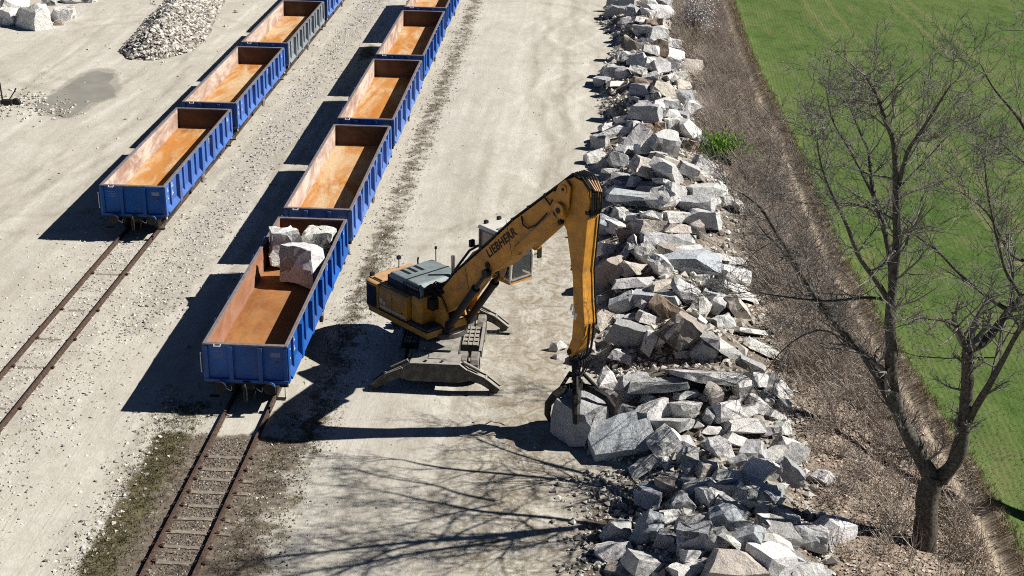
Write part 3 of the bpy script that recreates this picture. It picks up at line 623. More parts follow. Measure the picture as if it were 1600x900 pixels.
ROCKS = [ # px x, y, width, height, image tilt (deg, ccw), tone, landmark phrase
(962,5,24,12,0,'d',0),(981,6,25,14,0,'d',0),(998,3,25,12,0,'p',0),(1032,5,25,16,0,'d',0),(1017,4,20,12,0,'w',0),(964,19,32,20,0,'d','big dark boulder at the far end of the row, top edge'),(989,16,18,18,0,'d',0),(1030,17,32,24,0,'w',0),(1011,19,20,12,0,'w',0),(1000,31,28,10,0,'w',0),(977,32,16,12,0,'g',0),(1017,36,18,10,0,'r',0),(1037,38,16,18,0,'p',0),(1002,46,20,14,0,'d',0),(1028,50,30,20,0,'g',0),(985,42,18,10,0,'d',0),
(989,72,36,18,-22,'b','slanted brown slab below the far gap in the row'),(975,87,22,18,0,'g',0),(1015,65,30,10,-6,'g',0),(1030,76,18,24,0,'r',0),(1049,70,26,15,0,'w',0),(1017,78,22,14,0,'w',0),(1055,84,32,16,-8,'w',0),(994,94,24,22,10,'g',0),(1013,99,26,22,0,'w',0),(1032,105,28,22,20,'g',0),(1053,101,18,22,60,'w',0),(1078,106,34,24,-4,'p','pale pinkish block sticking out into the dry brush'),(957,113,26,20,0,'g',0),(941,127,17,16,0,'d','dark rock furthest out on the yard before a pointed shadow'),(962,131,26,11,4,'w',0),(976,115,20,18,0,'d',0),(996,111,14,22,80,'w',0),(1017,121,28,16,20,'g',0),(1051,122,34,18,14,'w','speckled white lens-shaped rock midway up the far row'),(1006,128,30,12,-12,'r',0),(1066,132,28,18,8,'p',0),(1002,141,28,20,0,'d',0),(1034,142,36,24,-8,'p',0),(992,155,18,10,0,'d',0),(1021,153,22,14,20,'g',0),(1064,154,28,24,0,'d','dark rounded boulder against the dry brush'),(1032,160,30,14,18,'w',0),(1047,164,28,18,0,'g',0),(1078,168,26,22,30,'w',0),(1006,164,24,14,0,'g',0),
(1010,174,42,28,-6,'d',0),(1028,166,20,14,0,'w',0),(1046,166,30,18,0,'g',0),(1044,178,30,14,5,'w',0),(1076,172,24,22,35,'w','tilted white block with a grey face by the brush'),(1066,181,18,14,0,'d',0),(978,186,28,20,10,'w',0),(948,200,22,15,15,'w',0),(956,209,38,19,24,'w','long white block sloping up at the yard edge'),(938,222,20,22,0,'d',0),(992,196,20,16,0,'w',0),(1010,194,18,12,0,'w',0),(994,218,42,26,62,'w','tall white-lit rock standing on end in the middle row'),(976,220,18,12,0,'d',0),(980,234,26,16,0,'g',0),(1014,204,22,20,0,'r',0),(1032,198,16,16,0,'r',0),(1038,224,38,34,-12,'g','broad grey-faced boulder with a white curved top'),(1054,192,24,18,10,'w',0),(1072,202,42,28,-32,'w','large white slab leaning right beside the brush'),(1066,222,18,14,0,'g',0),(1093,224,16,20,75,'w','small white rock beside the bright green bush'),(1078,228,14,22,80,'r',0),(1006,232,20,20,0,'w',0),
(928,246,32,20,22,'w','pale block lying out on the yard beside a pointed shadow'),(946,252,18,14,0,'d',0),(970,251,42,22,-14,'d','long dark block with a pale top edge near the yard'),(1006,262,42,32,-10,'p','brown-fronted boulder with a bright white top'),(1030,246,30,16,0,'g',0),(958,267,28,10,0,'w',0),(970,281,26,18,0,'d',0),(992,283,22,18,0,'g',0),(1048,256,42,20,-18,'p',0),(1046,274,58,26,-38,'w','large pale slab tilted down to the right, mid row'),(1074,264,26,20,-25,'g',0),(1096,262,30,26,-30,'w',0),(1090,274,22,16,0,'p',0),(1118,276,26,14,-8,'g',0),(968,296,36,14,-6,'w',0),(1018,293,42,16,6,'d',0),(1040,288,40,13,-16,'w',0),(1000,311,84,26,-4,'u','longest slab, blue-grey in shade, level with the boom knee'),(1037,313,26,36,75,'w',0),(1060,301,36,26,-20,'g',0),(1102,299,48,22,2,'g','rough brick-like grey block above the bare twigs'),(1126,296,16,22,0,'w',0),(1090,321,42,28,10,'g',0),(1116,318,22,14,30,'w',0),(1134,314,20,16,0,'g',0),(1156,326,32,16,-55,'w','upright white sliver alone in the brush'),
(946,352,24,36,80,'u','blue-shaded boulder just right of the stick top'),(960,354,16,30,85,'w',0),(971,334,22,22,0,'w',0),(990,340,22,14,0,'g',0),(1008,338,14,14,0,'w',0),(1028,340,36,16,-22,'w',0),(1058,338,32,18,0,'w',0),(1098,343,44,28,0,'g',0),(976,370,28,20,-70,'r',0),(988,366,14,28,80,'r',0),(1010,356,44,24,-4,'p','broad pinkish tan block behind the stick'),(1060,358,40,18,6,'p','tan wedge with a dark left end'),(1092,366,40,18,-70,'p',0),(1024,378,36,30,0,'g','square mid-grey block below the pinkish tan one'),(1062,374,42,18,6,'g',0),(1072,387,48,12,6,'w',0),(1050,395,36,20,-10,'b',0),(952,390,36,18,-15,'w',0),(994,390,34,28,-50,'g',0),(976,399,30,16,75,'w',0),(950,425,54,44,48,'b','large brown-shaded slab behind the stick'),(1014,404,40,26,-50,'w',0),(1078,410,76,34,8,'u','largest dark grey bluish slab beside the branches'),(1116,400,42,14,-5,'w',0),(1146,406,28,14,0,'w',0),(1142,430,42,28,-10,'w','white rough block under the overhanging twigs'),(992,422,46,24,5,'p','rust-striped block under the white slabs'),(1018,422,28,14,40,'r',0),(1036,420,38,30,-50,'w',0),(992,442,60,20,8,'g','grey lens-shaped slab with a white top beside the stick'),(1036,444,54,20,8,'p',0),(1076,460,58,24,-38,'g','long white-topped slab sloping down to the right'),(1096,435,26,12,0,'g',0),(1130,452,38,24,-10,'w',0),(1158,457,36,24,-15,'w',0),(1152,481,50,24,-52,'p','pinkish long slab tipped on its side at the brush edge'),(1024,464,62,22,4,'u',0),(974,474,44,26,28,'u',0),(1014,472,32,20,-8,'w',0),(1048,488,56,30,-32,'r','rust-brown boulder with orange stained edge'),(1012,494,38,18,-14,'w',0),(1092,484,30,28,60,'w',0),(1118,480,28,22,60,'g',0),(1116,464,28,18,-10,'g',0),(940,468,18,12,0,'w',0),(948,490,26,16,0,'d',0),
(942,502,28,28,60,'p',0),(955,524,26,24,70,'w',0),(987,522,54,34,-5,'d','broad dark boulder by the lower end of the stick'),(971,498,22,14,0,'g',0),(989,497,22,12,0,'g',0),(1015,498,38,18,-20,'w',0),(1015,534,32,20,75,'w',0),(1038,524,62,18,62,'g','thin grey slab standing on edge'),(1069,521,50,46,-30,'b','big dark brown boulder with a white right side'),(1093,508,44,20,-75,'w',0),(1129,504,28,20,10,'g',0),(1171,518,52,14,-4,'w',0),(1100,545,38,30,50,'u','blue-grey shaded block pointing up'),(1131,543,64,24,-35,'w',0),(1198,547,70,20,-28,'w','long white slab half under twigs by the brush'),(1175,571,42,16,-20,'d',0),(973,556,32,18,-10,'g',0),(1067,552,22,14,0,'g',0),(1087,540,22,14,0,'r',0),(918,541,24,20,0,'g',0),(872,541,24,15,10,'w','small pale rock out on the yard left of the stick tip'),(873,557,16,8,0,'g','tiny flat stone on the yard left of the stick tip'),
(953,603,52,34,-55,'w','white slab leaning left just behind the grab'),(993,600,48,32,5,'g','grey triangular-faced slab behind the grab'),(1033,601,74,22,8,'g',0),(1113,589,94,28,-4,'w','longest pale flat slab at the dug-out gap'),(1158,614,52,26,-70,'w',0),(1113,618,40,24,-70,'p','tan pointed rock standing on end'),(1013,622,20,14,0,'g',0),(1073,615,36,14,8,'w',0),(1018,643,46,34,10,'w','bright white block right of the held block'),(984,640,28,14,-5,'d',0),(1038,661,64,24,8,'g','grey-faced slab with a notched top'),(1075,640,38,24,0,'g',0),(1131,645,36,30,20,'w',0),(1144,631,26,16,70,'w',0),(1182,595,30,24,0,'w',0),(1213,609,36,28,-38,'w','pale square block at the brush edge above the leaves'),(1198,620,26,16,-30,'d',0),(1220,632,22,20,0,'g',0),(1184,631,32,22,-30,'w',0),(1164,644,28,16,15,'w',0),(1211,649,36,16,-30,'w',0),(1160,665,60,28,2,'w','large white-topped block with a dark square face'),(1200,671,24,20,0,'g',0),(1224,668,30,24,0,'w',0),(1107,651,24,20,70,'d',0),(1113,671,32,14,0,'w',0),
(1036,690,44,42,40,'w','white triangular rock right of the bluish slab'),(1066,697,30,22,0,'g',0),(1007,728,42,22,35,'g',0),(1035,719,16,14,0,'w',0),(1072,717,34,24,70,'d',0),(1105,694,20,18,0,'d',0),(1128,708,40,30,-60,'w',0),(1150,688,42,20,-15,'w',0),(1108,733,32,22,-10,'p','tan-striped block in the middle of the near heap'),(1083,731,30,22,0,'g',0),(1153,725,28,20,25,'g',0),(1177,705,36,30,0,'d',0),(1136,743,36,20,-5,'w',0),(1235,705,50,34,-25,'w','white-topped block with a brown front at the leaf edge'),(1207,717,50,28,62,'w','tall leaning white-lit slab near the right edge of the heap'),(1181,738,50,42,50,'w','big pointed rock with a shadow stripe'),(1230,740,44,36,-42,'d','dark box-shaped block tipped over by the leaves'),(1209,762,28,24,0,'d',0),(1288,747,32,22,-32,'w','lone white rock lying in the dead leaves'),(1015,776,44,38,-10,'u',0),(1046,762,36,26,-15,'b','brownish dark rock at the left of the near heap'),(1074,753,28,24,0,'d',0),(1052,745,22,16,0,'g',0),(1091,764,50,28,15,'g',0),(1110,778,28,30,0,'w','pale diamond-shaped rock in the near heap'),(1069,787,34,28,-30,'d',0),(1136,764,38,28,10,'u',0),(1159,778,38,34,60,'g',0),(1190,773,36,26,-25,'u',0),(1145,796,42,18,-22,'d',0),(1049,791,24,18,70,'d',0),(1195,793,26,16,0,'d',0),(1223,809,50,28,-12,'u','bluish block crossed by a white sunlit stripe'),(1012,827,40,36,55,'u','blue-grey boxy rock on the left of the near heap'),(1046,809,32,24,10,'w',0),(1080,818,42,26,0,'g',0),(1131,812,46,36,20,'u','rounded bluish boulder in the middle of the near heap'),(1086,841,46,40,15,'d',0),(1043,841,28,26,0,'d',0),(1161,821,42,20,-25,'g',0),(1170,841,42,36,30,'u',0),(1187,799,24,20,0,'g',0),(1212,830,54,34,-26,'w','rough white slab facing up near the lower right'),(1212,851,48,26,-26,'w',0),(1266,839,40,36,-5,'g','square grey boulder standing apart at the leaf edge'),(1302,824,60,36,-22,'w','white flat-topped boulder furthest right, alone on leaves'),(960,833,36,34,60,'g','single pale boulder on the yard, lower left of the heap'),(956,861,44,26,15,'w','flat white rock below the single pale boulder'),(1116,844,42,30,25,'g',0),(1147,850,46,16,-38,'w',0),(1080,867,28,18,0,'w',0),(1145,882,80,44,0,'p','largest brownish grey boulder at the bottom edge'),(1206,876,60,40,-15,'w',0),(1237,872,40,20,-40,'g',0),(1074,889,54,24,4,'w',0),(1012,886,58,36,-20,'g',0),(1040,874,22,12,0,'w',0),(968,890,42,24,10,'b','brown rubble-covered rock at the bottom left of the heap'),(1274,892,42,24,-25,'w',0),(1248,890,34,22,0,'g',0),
]
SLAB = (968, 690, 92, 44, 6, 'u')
rr = random.Random(11)
PLACED = []
def place_rock(i, e):
    px, py, wpx, hpx, tilt, tone, lm = e
    p = on_ground(px, py+hpx*.32)
    dist = (p-CAM).length; k = dist/FPX
    wm, hm = wpx*k*1.34, hpx*k*1.38
    dm = max(min(wm, hm)*rr.uniform(.8, 1.1), .55*wm*rr.uniform(.7, 1))
    zm = max((hm-.42*dm)/.85, .45*hm)
    dark = tone in 'dub'
    yaw = rr.uniform(-32, -6) if dark else (rr.uniform(12, 48) if tone in 'wp' else rr.uniform(-30, 40))
    back = rr.uniform(-6, 8) if dark else (rr.uniform(8, 34) if tone in 'wp' else rr.uniform(-5, 22))
    rot = (Matrix.Rotation(R(-tilt), 3, 'Y') @ Matrix.Rotation(R(-back), 3, 'X') @ Matrix.Rotation(R(yaw), 3, 'Z')).to_euler()
    q = on_ground(px, py, 0); pos = p.lerp(q, .3)
    c = pos+Vector((0, 0, 0))
    # centre on the viewing ray of the photographed centre, at the depth of the pile there
    d = ray(px, py).normalized(); c = CAM+d*((p-CAM).dot(d)-.15*dm)
    c.z = max(c.z, H(c.x, c.y)+.22*zm)
    return c, (wm, dm, zm), rot, dist

names_tone = {'w': 'pale', 'g': 'grey', 'd': 'dark grey', 'p': 'pinkish tan', 'r': 'rusty brown', 'b': 'brown', 'u': 'bluish grey'}
marks = [(e[0], e[1], e[6]) for e in ROCKS if e[6]]
SHORT = {}
for x, y, l in marks: SHORT[l] = l
used_labels = set(e[6] for e in ROCKS if e[6])
def auto_label(e):
    px, py, wpx, hpx, tilt, tone, _ = e
    a = wpx*hpx; ar = max(wpx, hpx)/min(wpx, hpx)
    sc = 1+.0011*(py-450); a2 = a/sc**2
    size = 'small' if a2 < 420 else ('big' if a2 > 1250 else '')
    shp = ('upright slab' if abs(tilt) > 45 else 'tilted slab' if abs(tilt) > 18 else 'flat slab') if ar > 1.75 else ('leaning rock' if abs(tilt) > 25 else 'rock')
    base = ' '.join(w_ for w_ in (size, names_tone[tone], shp) if w_)
    c = sorted(marks, key=lambda m_: (m_[0]-px)**2+(1.3*(m_[1]-py))**2)
    for m_ in c[:9]:
        dx, dy = px-m_[0], py-m_[1]
        rel = ('right of' if dx > 0 else 'left of') if abs(dx) > abs(dy)*1.1 else ('behind' if dy < 0 else 'in front of')
        dd = math.hypot(dx, dy)
        adv = 'just ' if dd < 34 else ''
        ph = m_[2]
        for l in (f'{base} {adv}{rel} the {ph}',):
            ws = l.split()
            if len(ws) <= 16 and l not in used_labels:
                used_labels.add(l); return l
    l = f'{base} between other rocks in the long row'
    return l
def finish_label(l, e):
    return l
for i, e in enumerate(ROCKS):
    c, dims, rot, dist = place_rock(i, e)
    lab = e[6] or auto_label(e)
    o = rock('granite_boulder', c, dims, rot, e[5], rr, lab, 'boulder', 'granite boulders heaped in a long row', cuts=rr.choice((3, 4, 5, 6, 7, 8)), taper=rr.choice((0, .1, .25, .35)), rough=rr.uniform(.9, 1.7))
# the slab leaning under the grab
e = SLAB; p = on_ground(e[0], e[1]+16)
k = (p-CAM).length/FPX
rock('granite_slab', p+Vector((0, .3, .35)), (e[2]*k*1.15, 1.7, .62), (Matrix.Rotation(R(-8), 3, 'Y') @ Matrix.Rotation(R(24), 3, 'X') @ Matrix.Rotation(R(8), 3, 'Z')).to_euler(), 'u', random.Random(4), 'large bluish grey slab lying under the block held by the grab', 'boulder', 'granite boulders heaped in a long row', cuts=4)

# blocks in the loaded wagon
def block(name, loc, dims, rz, tone, seed, label, group, cuts=3, rx=0, ry=0, taper=.1):
    return rock(name, loc, dims, (R(rx), R(ry), R(rz)), tone, random.Random(seed), label, 'stone block', group, cuts+4, taper, 1.15)
GB = 'granite blocks loaded in the wagon'
block('granite_block', (-.66, 10.2, ZF+.8), (1.35, 1.5, 1.62), 14, 'w', 2, 'white rounded granite block at the back left of the loaded wagon', GB, 4)
block('granite_block', (.62, 11.2, ZF+.66), (1.4, 1.5, 1.25), -8, 'w', 5, 'white flat-topped granite block at the back right of the loaded wagon', GB, 3, ry=4)
block('granite_block', (.5, 8.35, ZF+.92), (1.72, 1.45, 1.85), -20, (.84, .84, .83), 9, 'largest grey-faced granite block in front of the two white ones in the wagon', GB, 4, rx=-6)

# pale blocks at the upper left
G4 = 'dressed white blocks at the quarry corner'
for (px, py, wp, hp, tone, rz, seed, lab) in (
    (56, 27, 56, 42, 'w', -36, 21, 'big white block with a steel-blue shaded left face, front of its group'),
    (14, 27, 34, 28, 'w', -20, 22, 'white block with a shaded front cut by the left edge'),
    (24, 6, 46, 22, 'w', 25, 23, 'flat white block behind the big shaded one, near the corner'),
    (98, 24, 38, 20, 'w', 30, 24, 'low rounded white block right of the big shaded one'),
    (90, 36, 16, 10, 'b', 10, 25, 'small brown stone at the foot of the big white block'),
    (110, 2, 34, 8, 'd', 5, 26, 'dark low block behind the others at the top edge'),
    (138, 1, 22, 9, 'g', 5, 27, 'mid-grey squared block rightmost at the top edge'),
    (3, 35, 12, 12, 'd', 0, 28, 'dark stone at the left edge below the white blocks'),
    (74, 4, 22, 12, 'd', 12, 29, 'dark-sided block between the flat white and the grey one')):
    p = on_ground(px, py+hp*.4); k = (p-CAM).length/FPX
    block('granite_block', p+Vector((0, .3, hp*k*.36)), (wp*k, wp*k*.8, hp*k*.95), rz, tone, seed, lab, G4, 3, ry=rng.uniform(-6, 6))

# ---------------------------------------------------------------- loose stones
OCT = [Vector(p) for p in ((1,0,0),(-1,0,0),(0,1,0),(0,-1,0),(0,0,1),(0,0,-1))]
OF = [(0,2,4),(2,1,4),(1,3,4),(3,0,4),(2,0,5),(1,2,5),(3,1,5),(0,3,5)]
def stone(mb, p, s, r):
    q = Matrix.Rotation(r.uniform(0, 6.3), 3, 'Z') @ Matrix.Rotation(r.uniform(-.9, .9), 3, 'X')
    a, b_, c = s*r.uniform(.7, 1.3), s*r.uniform(.6, 1.1), s*r.uniform(.45, .8)
    mb.add([p+q @ Vector((v.x*a*r.uniform(.75, 1.2), v.y*b_*r.uniform(.75, 1.2), v.z*c*r.uniform(.7, 1.2))) for v in OCT], OF, 0, r.random())
r = random.Random(5); mb = MB()
def strip(n, fx, fy, s0, s1, p_=1.6):
    for i in range(n):
        x, y = fx(), fy(); s = s0+(s1-s0)*r.random()**p_**2
        stone(mb, Vector((x, y, H(x, y)+s*.15)), s, r)
strip(5200, lambda: r.gauss(-5.9, .8), lambda: r.uniform(6, 85), .02, .11)
strip(2200, lambda: r.gauss(-6.6, .9), lambda: r.uniform(-10, 20), .015, .085)
strip(2600, lambda: r.gauss(-8.9, .9), lambda: r.uniform(-6, 16), .015, .08)
strip(1100, lambda: r.gauss(-11.3, .8), lambda: r.uniform(-8, 20), .015, .08)
strip(1100, lambda: r.gauss(2.3, .6), lambda: r.uniform(-12, 70), .02, .08)
strip(700, lambda: r.gauss(-3, .5), lambda: r.uniform(-12, 2), .02, .11)
strip(700, lambda: r.uniform(3, 13), lambda: r.uniform(-12, 80), .012, .07, 1.9)
strip(900, lambda: r.uniform(-30, -12), lambda: r.uniform(0, 80), .012, .09, 1.9)
strip(260, lambda: r.uniform(-20, -3), lambda: r.uniform(-10, 60), .03, .14, 1.9)
for px, py, n, sp in ((15, 165, 220, 1.3), (90, 172, 60, .8)):
    p = at(px, py)
    for i in range(n):
        x, y = r.gauss(p.x, sp), r.gauss(p.y, sp*1.3); stone(mb, Vector((x, y, H(x, y)+.03)), r.uniform(.04, .17), r)
mb.build('gravel', M['gravel'], tint=True)['kind'] = 'stuff'
mb = MB()
strip(6500, lambda: r.uniform(-.68, .68) if r.random() < .6 else r.gauss(.6, 1.3), lambda: r.uniform(-13, -2.0), .02, .06)
strip(2600, lambda: r.gauss(2.3, .5), lambda: r.uniform(-12, 70), .02, .07)
mb.build('ballast', M['ballast'], tint=True)['kind'] = 'stuff'
# small broken stone between and before the boulders
mb = MB()
for i in range(6500):
    y = r.uniform(-11, 74); a, b_ = np.interp(y, LY, LX), np.interp(y, RY, RX)
    x = r.uniform(a-.3, b_+.4); s = .05+.2*r.random()**2.4
    stone(mb, Vector((x, y, H(x, y)+s*.3)), s, r)
for i in range(1500):
    y = r.uniform(-11, -3.2); x = r.gauss(13.2, .9); s = .03+.13*r.random()**2
    stone(mb, Vector((x, y, H(x, y)+s*.3)), s, r)
for i in range(500):
    y = r.gauss(4, .7); x = r.uniform(12.5, 17.5); s = .04+.14*r.random()**2
    stone(mb, Vector((x, y, H(x, y)+s*.3)), s, r)
mb.build('rubble', M['gravel'], tint=True)['kind'] = 'stuff'

# heap of crushed stone, upper left
poly = [on_ground(x, y) for x, y in ((188,82),(205,94),(240,95),(275,88),(300,80),(325,58),(335,30),(350,0),(300,-40),(262,0),(232,30),(212,55))]
pc = sum(poly, Vector())/len(poly)
def inside(x, y):
    c_ = False; n = len(poly)
    for i in range(n):
        a, b_ = poly[i], poly[i-1]
        if (a.y > y) != (b_.y > y) and x < (b_.x-a.x)*(y-a.y)/(b_.y-a.y)+a.x: c_ = not c_
    return c_
def edge_d(x, y):
    d = 1e9
    for i in range(len(poly)):
        a, b_ = poly[i], poly[i-1]; ab = Vector((b_.x-a.x, b_.y-a.y)); t = max(0, min(1, ((x-a.x)*ab.x+(y-a.y)*ab.y)/ab.length_squared))
        d = min(d, math.hypot(a.x+ab.x*t-x, a.y+ab.y*t-y))
    return d
mb = MB(); xs = [p.x for p in poly]; ys = [p.y for p in poly]; n = 0
def heap_h(x, y): return min(1.9, edge_d(x, y)*.62)*(1+.3*noise.noise(Vector((x*.5, y*.5, 3))))
st = .45; gx_ = np.arange(min(xs), max(xs)+st, st); gy_ = np.arange(min(ys), max(ys)+st, st); idx = {}
vs = []; fs = []
for i, x in enumerate(gx_):
    for j, y in enumerate(gy_):
        idx[i, j] = len(vs); vs.append(Vector((x, y, H(x, y)+(heap_h(x, y)-.02 if inside(x, y) else -.05))))
for i in range(len(gx_)-1):
    for j in range(len(gy_)-1): fs.append((idx[i, j], idx[i+1, j], idx[i+1, j+1], idx[i, j+1]))
mb.add(vs, fs, 0, .0)  # heap bed left darkest, putting shade into the gaps between stones
while n < 6000:
    x, y = r.uniform(min(xs)-.5, max(xs)+.5), r.uniform(min(ys)-.5, max(ys)+.5)
    if not inside(x, y) and r.random() > .004: continue
    n += 1; s = r.uniform(.07, .24); z = heap_h(x, y) if inside(x, y) else 0
    stone(mb, Vector((x, y, H(x, y)+z+s*.25)), s, r)
o = mb.build('crushed_stone_heap', M['gravel'], tint=True); tag(o, 'heap of broken grey stone beside the left-hand train', 'stone heap', kind='stuff')

# hand lever for the points, left edge
p = at(5, 163); t = empty('points_lever', (p.x, p.y, H(p.x, p.y)), 'dark points lever with a post among stones at the left edge', 'points lever')
mb = MB(); mb.cyl((0, 0, 0), (-.05, 0, 1.35), .05, 8); mb.build('post', M['darksteel'], t)
mb = MB(); mb.tube([(.35, 0, .25), (.7, .1, .75), (.85, .12, 1.0)], [.03, .035, .05], 8); mb.build('lever_arm', M['darksteel'], t)
mb = MB(); mb.b2((-.1, -.2, 0), (.6, .2, .3)); mb.cyl((.75, .0, .1), (.75, .25, .1), .28, 14); mb.build('lever_box', M['darksteel'], t, .02)

# ---------------------------------------------------------------- wheeled excavator
EX = Vector((6.45, 4.9, 0)); HA = R(-44.46)
hu = Vector((math.cos(HA), math.sin(HA), 0)); hv = Vector((-hu.y, hu.x, 0))
def T(p): return hu*p[0]+hv*p[1]+Vector((0, 0, p[2]))
ex = empty('excavator', EX, 'orange wheeled excavator lifting a granite block with its grab, outriggers down', 'excavator')
def U(): return MB(T)
# undercarriage (along the track, world axes)
mb = MB()
mb.prism([(-2.9, .75), (-2.9, 1.1), (-1.2, 1.22), (1.2, 1.22), (2.9, 1.1), (2.9, .75), (1.4, .6), (-1.4, .6)], -.75, .75, 'x')
mb.cyl((0, 0, 1.2), (0, 0, 1.42), .95, 28)
for y in (-1.7, 1.7): mb.cyl((-1.2, y, .58), (1.2, y, .58), .16, 12)
mb.b2((-.62, -1.9, 1.2), (.5, -1.2, 1.27)); mb.b2((-.3, -2.5, 1.1), (.35, -2.1, 1.2))
mb.build('undercarriage', M['chassis'], ex, .02)
for s in (-1, 1):
    mb = MB(); a, b_ = sorted((s*.76, s*1.42))
    mb.b2((a, -.8, .45), (b_, .95, .98)); 
    for k in range(5): mb.b2((a+.03, -.85+k*.36, .98), (b_-.03, -.62+k*.36, 1.03))
    for k in range(3): mb.b2((a+.05+.2*k, -.9, 1.03), (a+.09+.2*k, .95, 1.055))
    mb.build('toolbox_step', M['chassis'], ex, .02)
    mb = MB(); mb.box((s*1.52, -.05, .9), (.12, 2.3, .28), Matrix.Rotation(R(4), 3, 'X')); mb.build('side_guard', M['chassis'], ex, .015)
for y in (-1.7, 1.7):
    for s in (-1, 1):
        for x in (.93, 1.37):
            mb = MB(); x0, x1 = s*(x-.16), s*(x+.16); n = 36
            prof = [(.34, 0.), (.5, .0), (.545, .06), (.55, .16), (.55, .84), (.545, .94), (.5, 1.), (.34, 1.)]
            vs = []; 
            for j in range(n):
                a = 2*math.pi*j/n
                for q, (rad, t_) in enumerate(prof):
                    rr_ = rad*(1 if (j % 2 or q in (0, 1, 6, 7)) else .975); xx = x0+(x1-x0)*t_
                    vs.append((xx, y+rr_*math.cos(a), .555+rr_*math.sin(a)))
            k = len(prof); fs = [(j*k+q, j*k+(q+1) % k, ((j+1) % n)*k+(q+1) % k, ((j+1) % n)*k+q) for j in range(n) for q in range(k)]
            mb.add(vs, fs); wh = mb.build('wheel', M['tyre'], ex)
            mb = MB(); mb.cyl((x0+(x1-x0)*.3, y, .555), (x0+(x1-x0)*.55, y, .555), .345, 24); mb.cyl((x0+(x1-x0)*.55, y, .555), (x0+(x1-x0)*.85, y, .555), .15, 16)
            for q in range(8):
                a = q*math.pi/4; mb.cyl((x0+(x1-x0)*.55, y+.24*math.cos(a), .555+.24*math.sin(a)), (x0+(x1-x0)*.65, y+.24*math.cos(a), .555+.24*math.sin(a)), .025, 6)
            mb.build('rim', M['chassis'], wh)
for y, d in ((-2.75, -1), (2.75, 1)):
    mb = MB()
    mb.prism([(-1.3, .55), (-1.25, .92), (-.92, 1.18), (.9, 1.18), (1.22, .92), (1.28, .55), (.9, .45), (-.9, .45)], y-.17, y+.17, 'v')
    mb.b2((-.9, y-d*.75, .8), (.9, y-d*.17, 1.17))
    for x in (-.35, .25): mb.cyl((x, y, 1.215), (x, y, 1.235), .06, 12, 1)
    bm_ = mb.build('outrigger', [M['chassis'], M['black']], ex, .02)
    for s in (-1, 1):
        mb = MB()
        mb.prism([(s*1.05, .6), (s*1.05, .95), (s*1.3, .9), (s*1.85, .62), (s*2.36, .2), (s*2.28, .09), (s*2.14, .09), (s*1.7, .38), (s*1.25, .55)], y-.13, y+.13, 'v')
        mb.prism([(s*1.15, .93), (s*1.2, .99), (s*1.84, .7), (s*2.4, .24), (s*2.32, .2), (s*1.8, .62)], y-.21, y-.14, 'v')
        mb.prism([(s*1.15, .93), (s*1.2, .99), (s*1.84, .7), (s*2.4, .24), (s*2.32, .2), (s*1.8, .62)], y+.14, y+.21, 'v')
        mb.cyl((s*1.0, y-d*.02, 1.2), (s*1.62, y-d*.02, .86), .07, 12)
        mb.cyl((s*1.85, y-.22, .6), (s*1.85, y+.22, .6), .06, 12)
        mb.build('outrigger_leg', M['chassis'], bm_, .01)
        mb = MB(); mb.b2((s*2.0, y-.26, .01), (s*2.5, y+.26, .05)); mb.cyl((s*2.22, y-.12, .13), (s*2.22, y+.12, .13), .09, 12); mb.build('foot_pad', M['chassis'], bm_, .01)

# superstructure
mb = U()
mb.prism([(-3.05, -1.2), (.55, -1.25), (.56, -.5), (.9, -.42), (.9, .5), (.55, .6), (.55, 1.25), (-3.05, 1.2)], 1.42, 1.66, 'z')
mb.build('turntable_deck', M['darksteel'], ex, .015)
mb = U(); mb.b2((.552, -1.27, 1.36), (.58, -.52, 1.62)); mb.b2((-3.0, -1.27, 1.40), (.55, -1.252, 1.62))
mb.build('deck_edge', M['orange'], ex)
mb = U(); mb.b2((-.6, -1.22, 1.66), (.54, -.48, 1.70)); 
for k in range(8): mb.b2((-.25+k*.1, -1.15, 1.70), (-.21+k*.1, -.6, 1.72))
mb.build('tread_step', M['stepgrey'], ex)
# side body with panels
mb = U(); pr_ = [(-1.24, 1.67), (-1.24, 2.5), (-1.16, 2.62), (-1.0, 2.66), (-.45, 2.66), (-.45, 1.67)]
def xz_prism(mb, pr_, u0, u1): # outline in (v,z), run along u
    n = len(pr_); vs = [(u0, p[0], p[1]) for p in pr_]+[(u1, p[0], p[1]) for p in pr_]
    mb.add(vs, [tuple(range(n)), tuple(range(2*n-1, n-1, -1))]+[(i, i+n, (i+1) % n+n, (i+1) % n) for i in range(n)])
xz_prism(mb, pr_, -2.35, -.68)
body = mb.build('side_body', M['orange'], ex, .03)
mb = U(); mb.b2((-2.3, -1.2425, 1.76), (-.75, -1.2405, 1.83)); mb.b2((-2.33, -1.2425, 1.95), (-2.15, -1.2405, 2.12)); mb.b2((-2.1, -1.2425, 1.9), (-1.98, -1.2405, 2.05)); mb.build('trim_stripe', M['cabwhite'], body)
mb = U(); mb.b2((-1.56, -1.243, 1.7), (-1.54, -1.24, 2.5)); mb.build('panel_seam', M['black'], body); mb = U(); mb.b2((-.98, -1.243, 1.9), (-.9, -1.24, 1.96)); mb.build('panel_handle', M['black'], body)
mb = U(); pr2 = [(-1.02, 1.67), (-1.05, 1.8), (-1.05, 2.6), (-.97, 2.74), (-.85, 2.78), (-.52, 2.78), (-.42, 2.7), (-.4, 2.5), (-.4, 1.67)]
xz_prism(mb, pr2, -.62, -.02); fuel = mb.build('fuel_tank', M['orange'], ex, .05)
mb = U(); mb.cyl((-.3, -.7, 2.78), (-.3, -.7, 2.86), .09, 14); mb.build('filler_cap', M['black'], fuel)
mb = U(); 
cw = [(-2.4, -1.25), (-3.1, -1.25), (-3.35, -1.1), (-3.48, -.6), (-3.5, 0), (-3.48, .6), (-3.35, 1.1), (-3.1, 1.25), (-2.4, 1.25)]
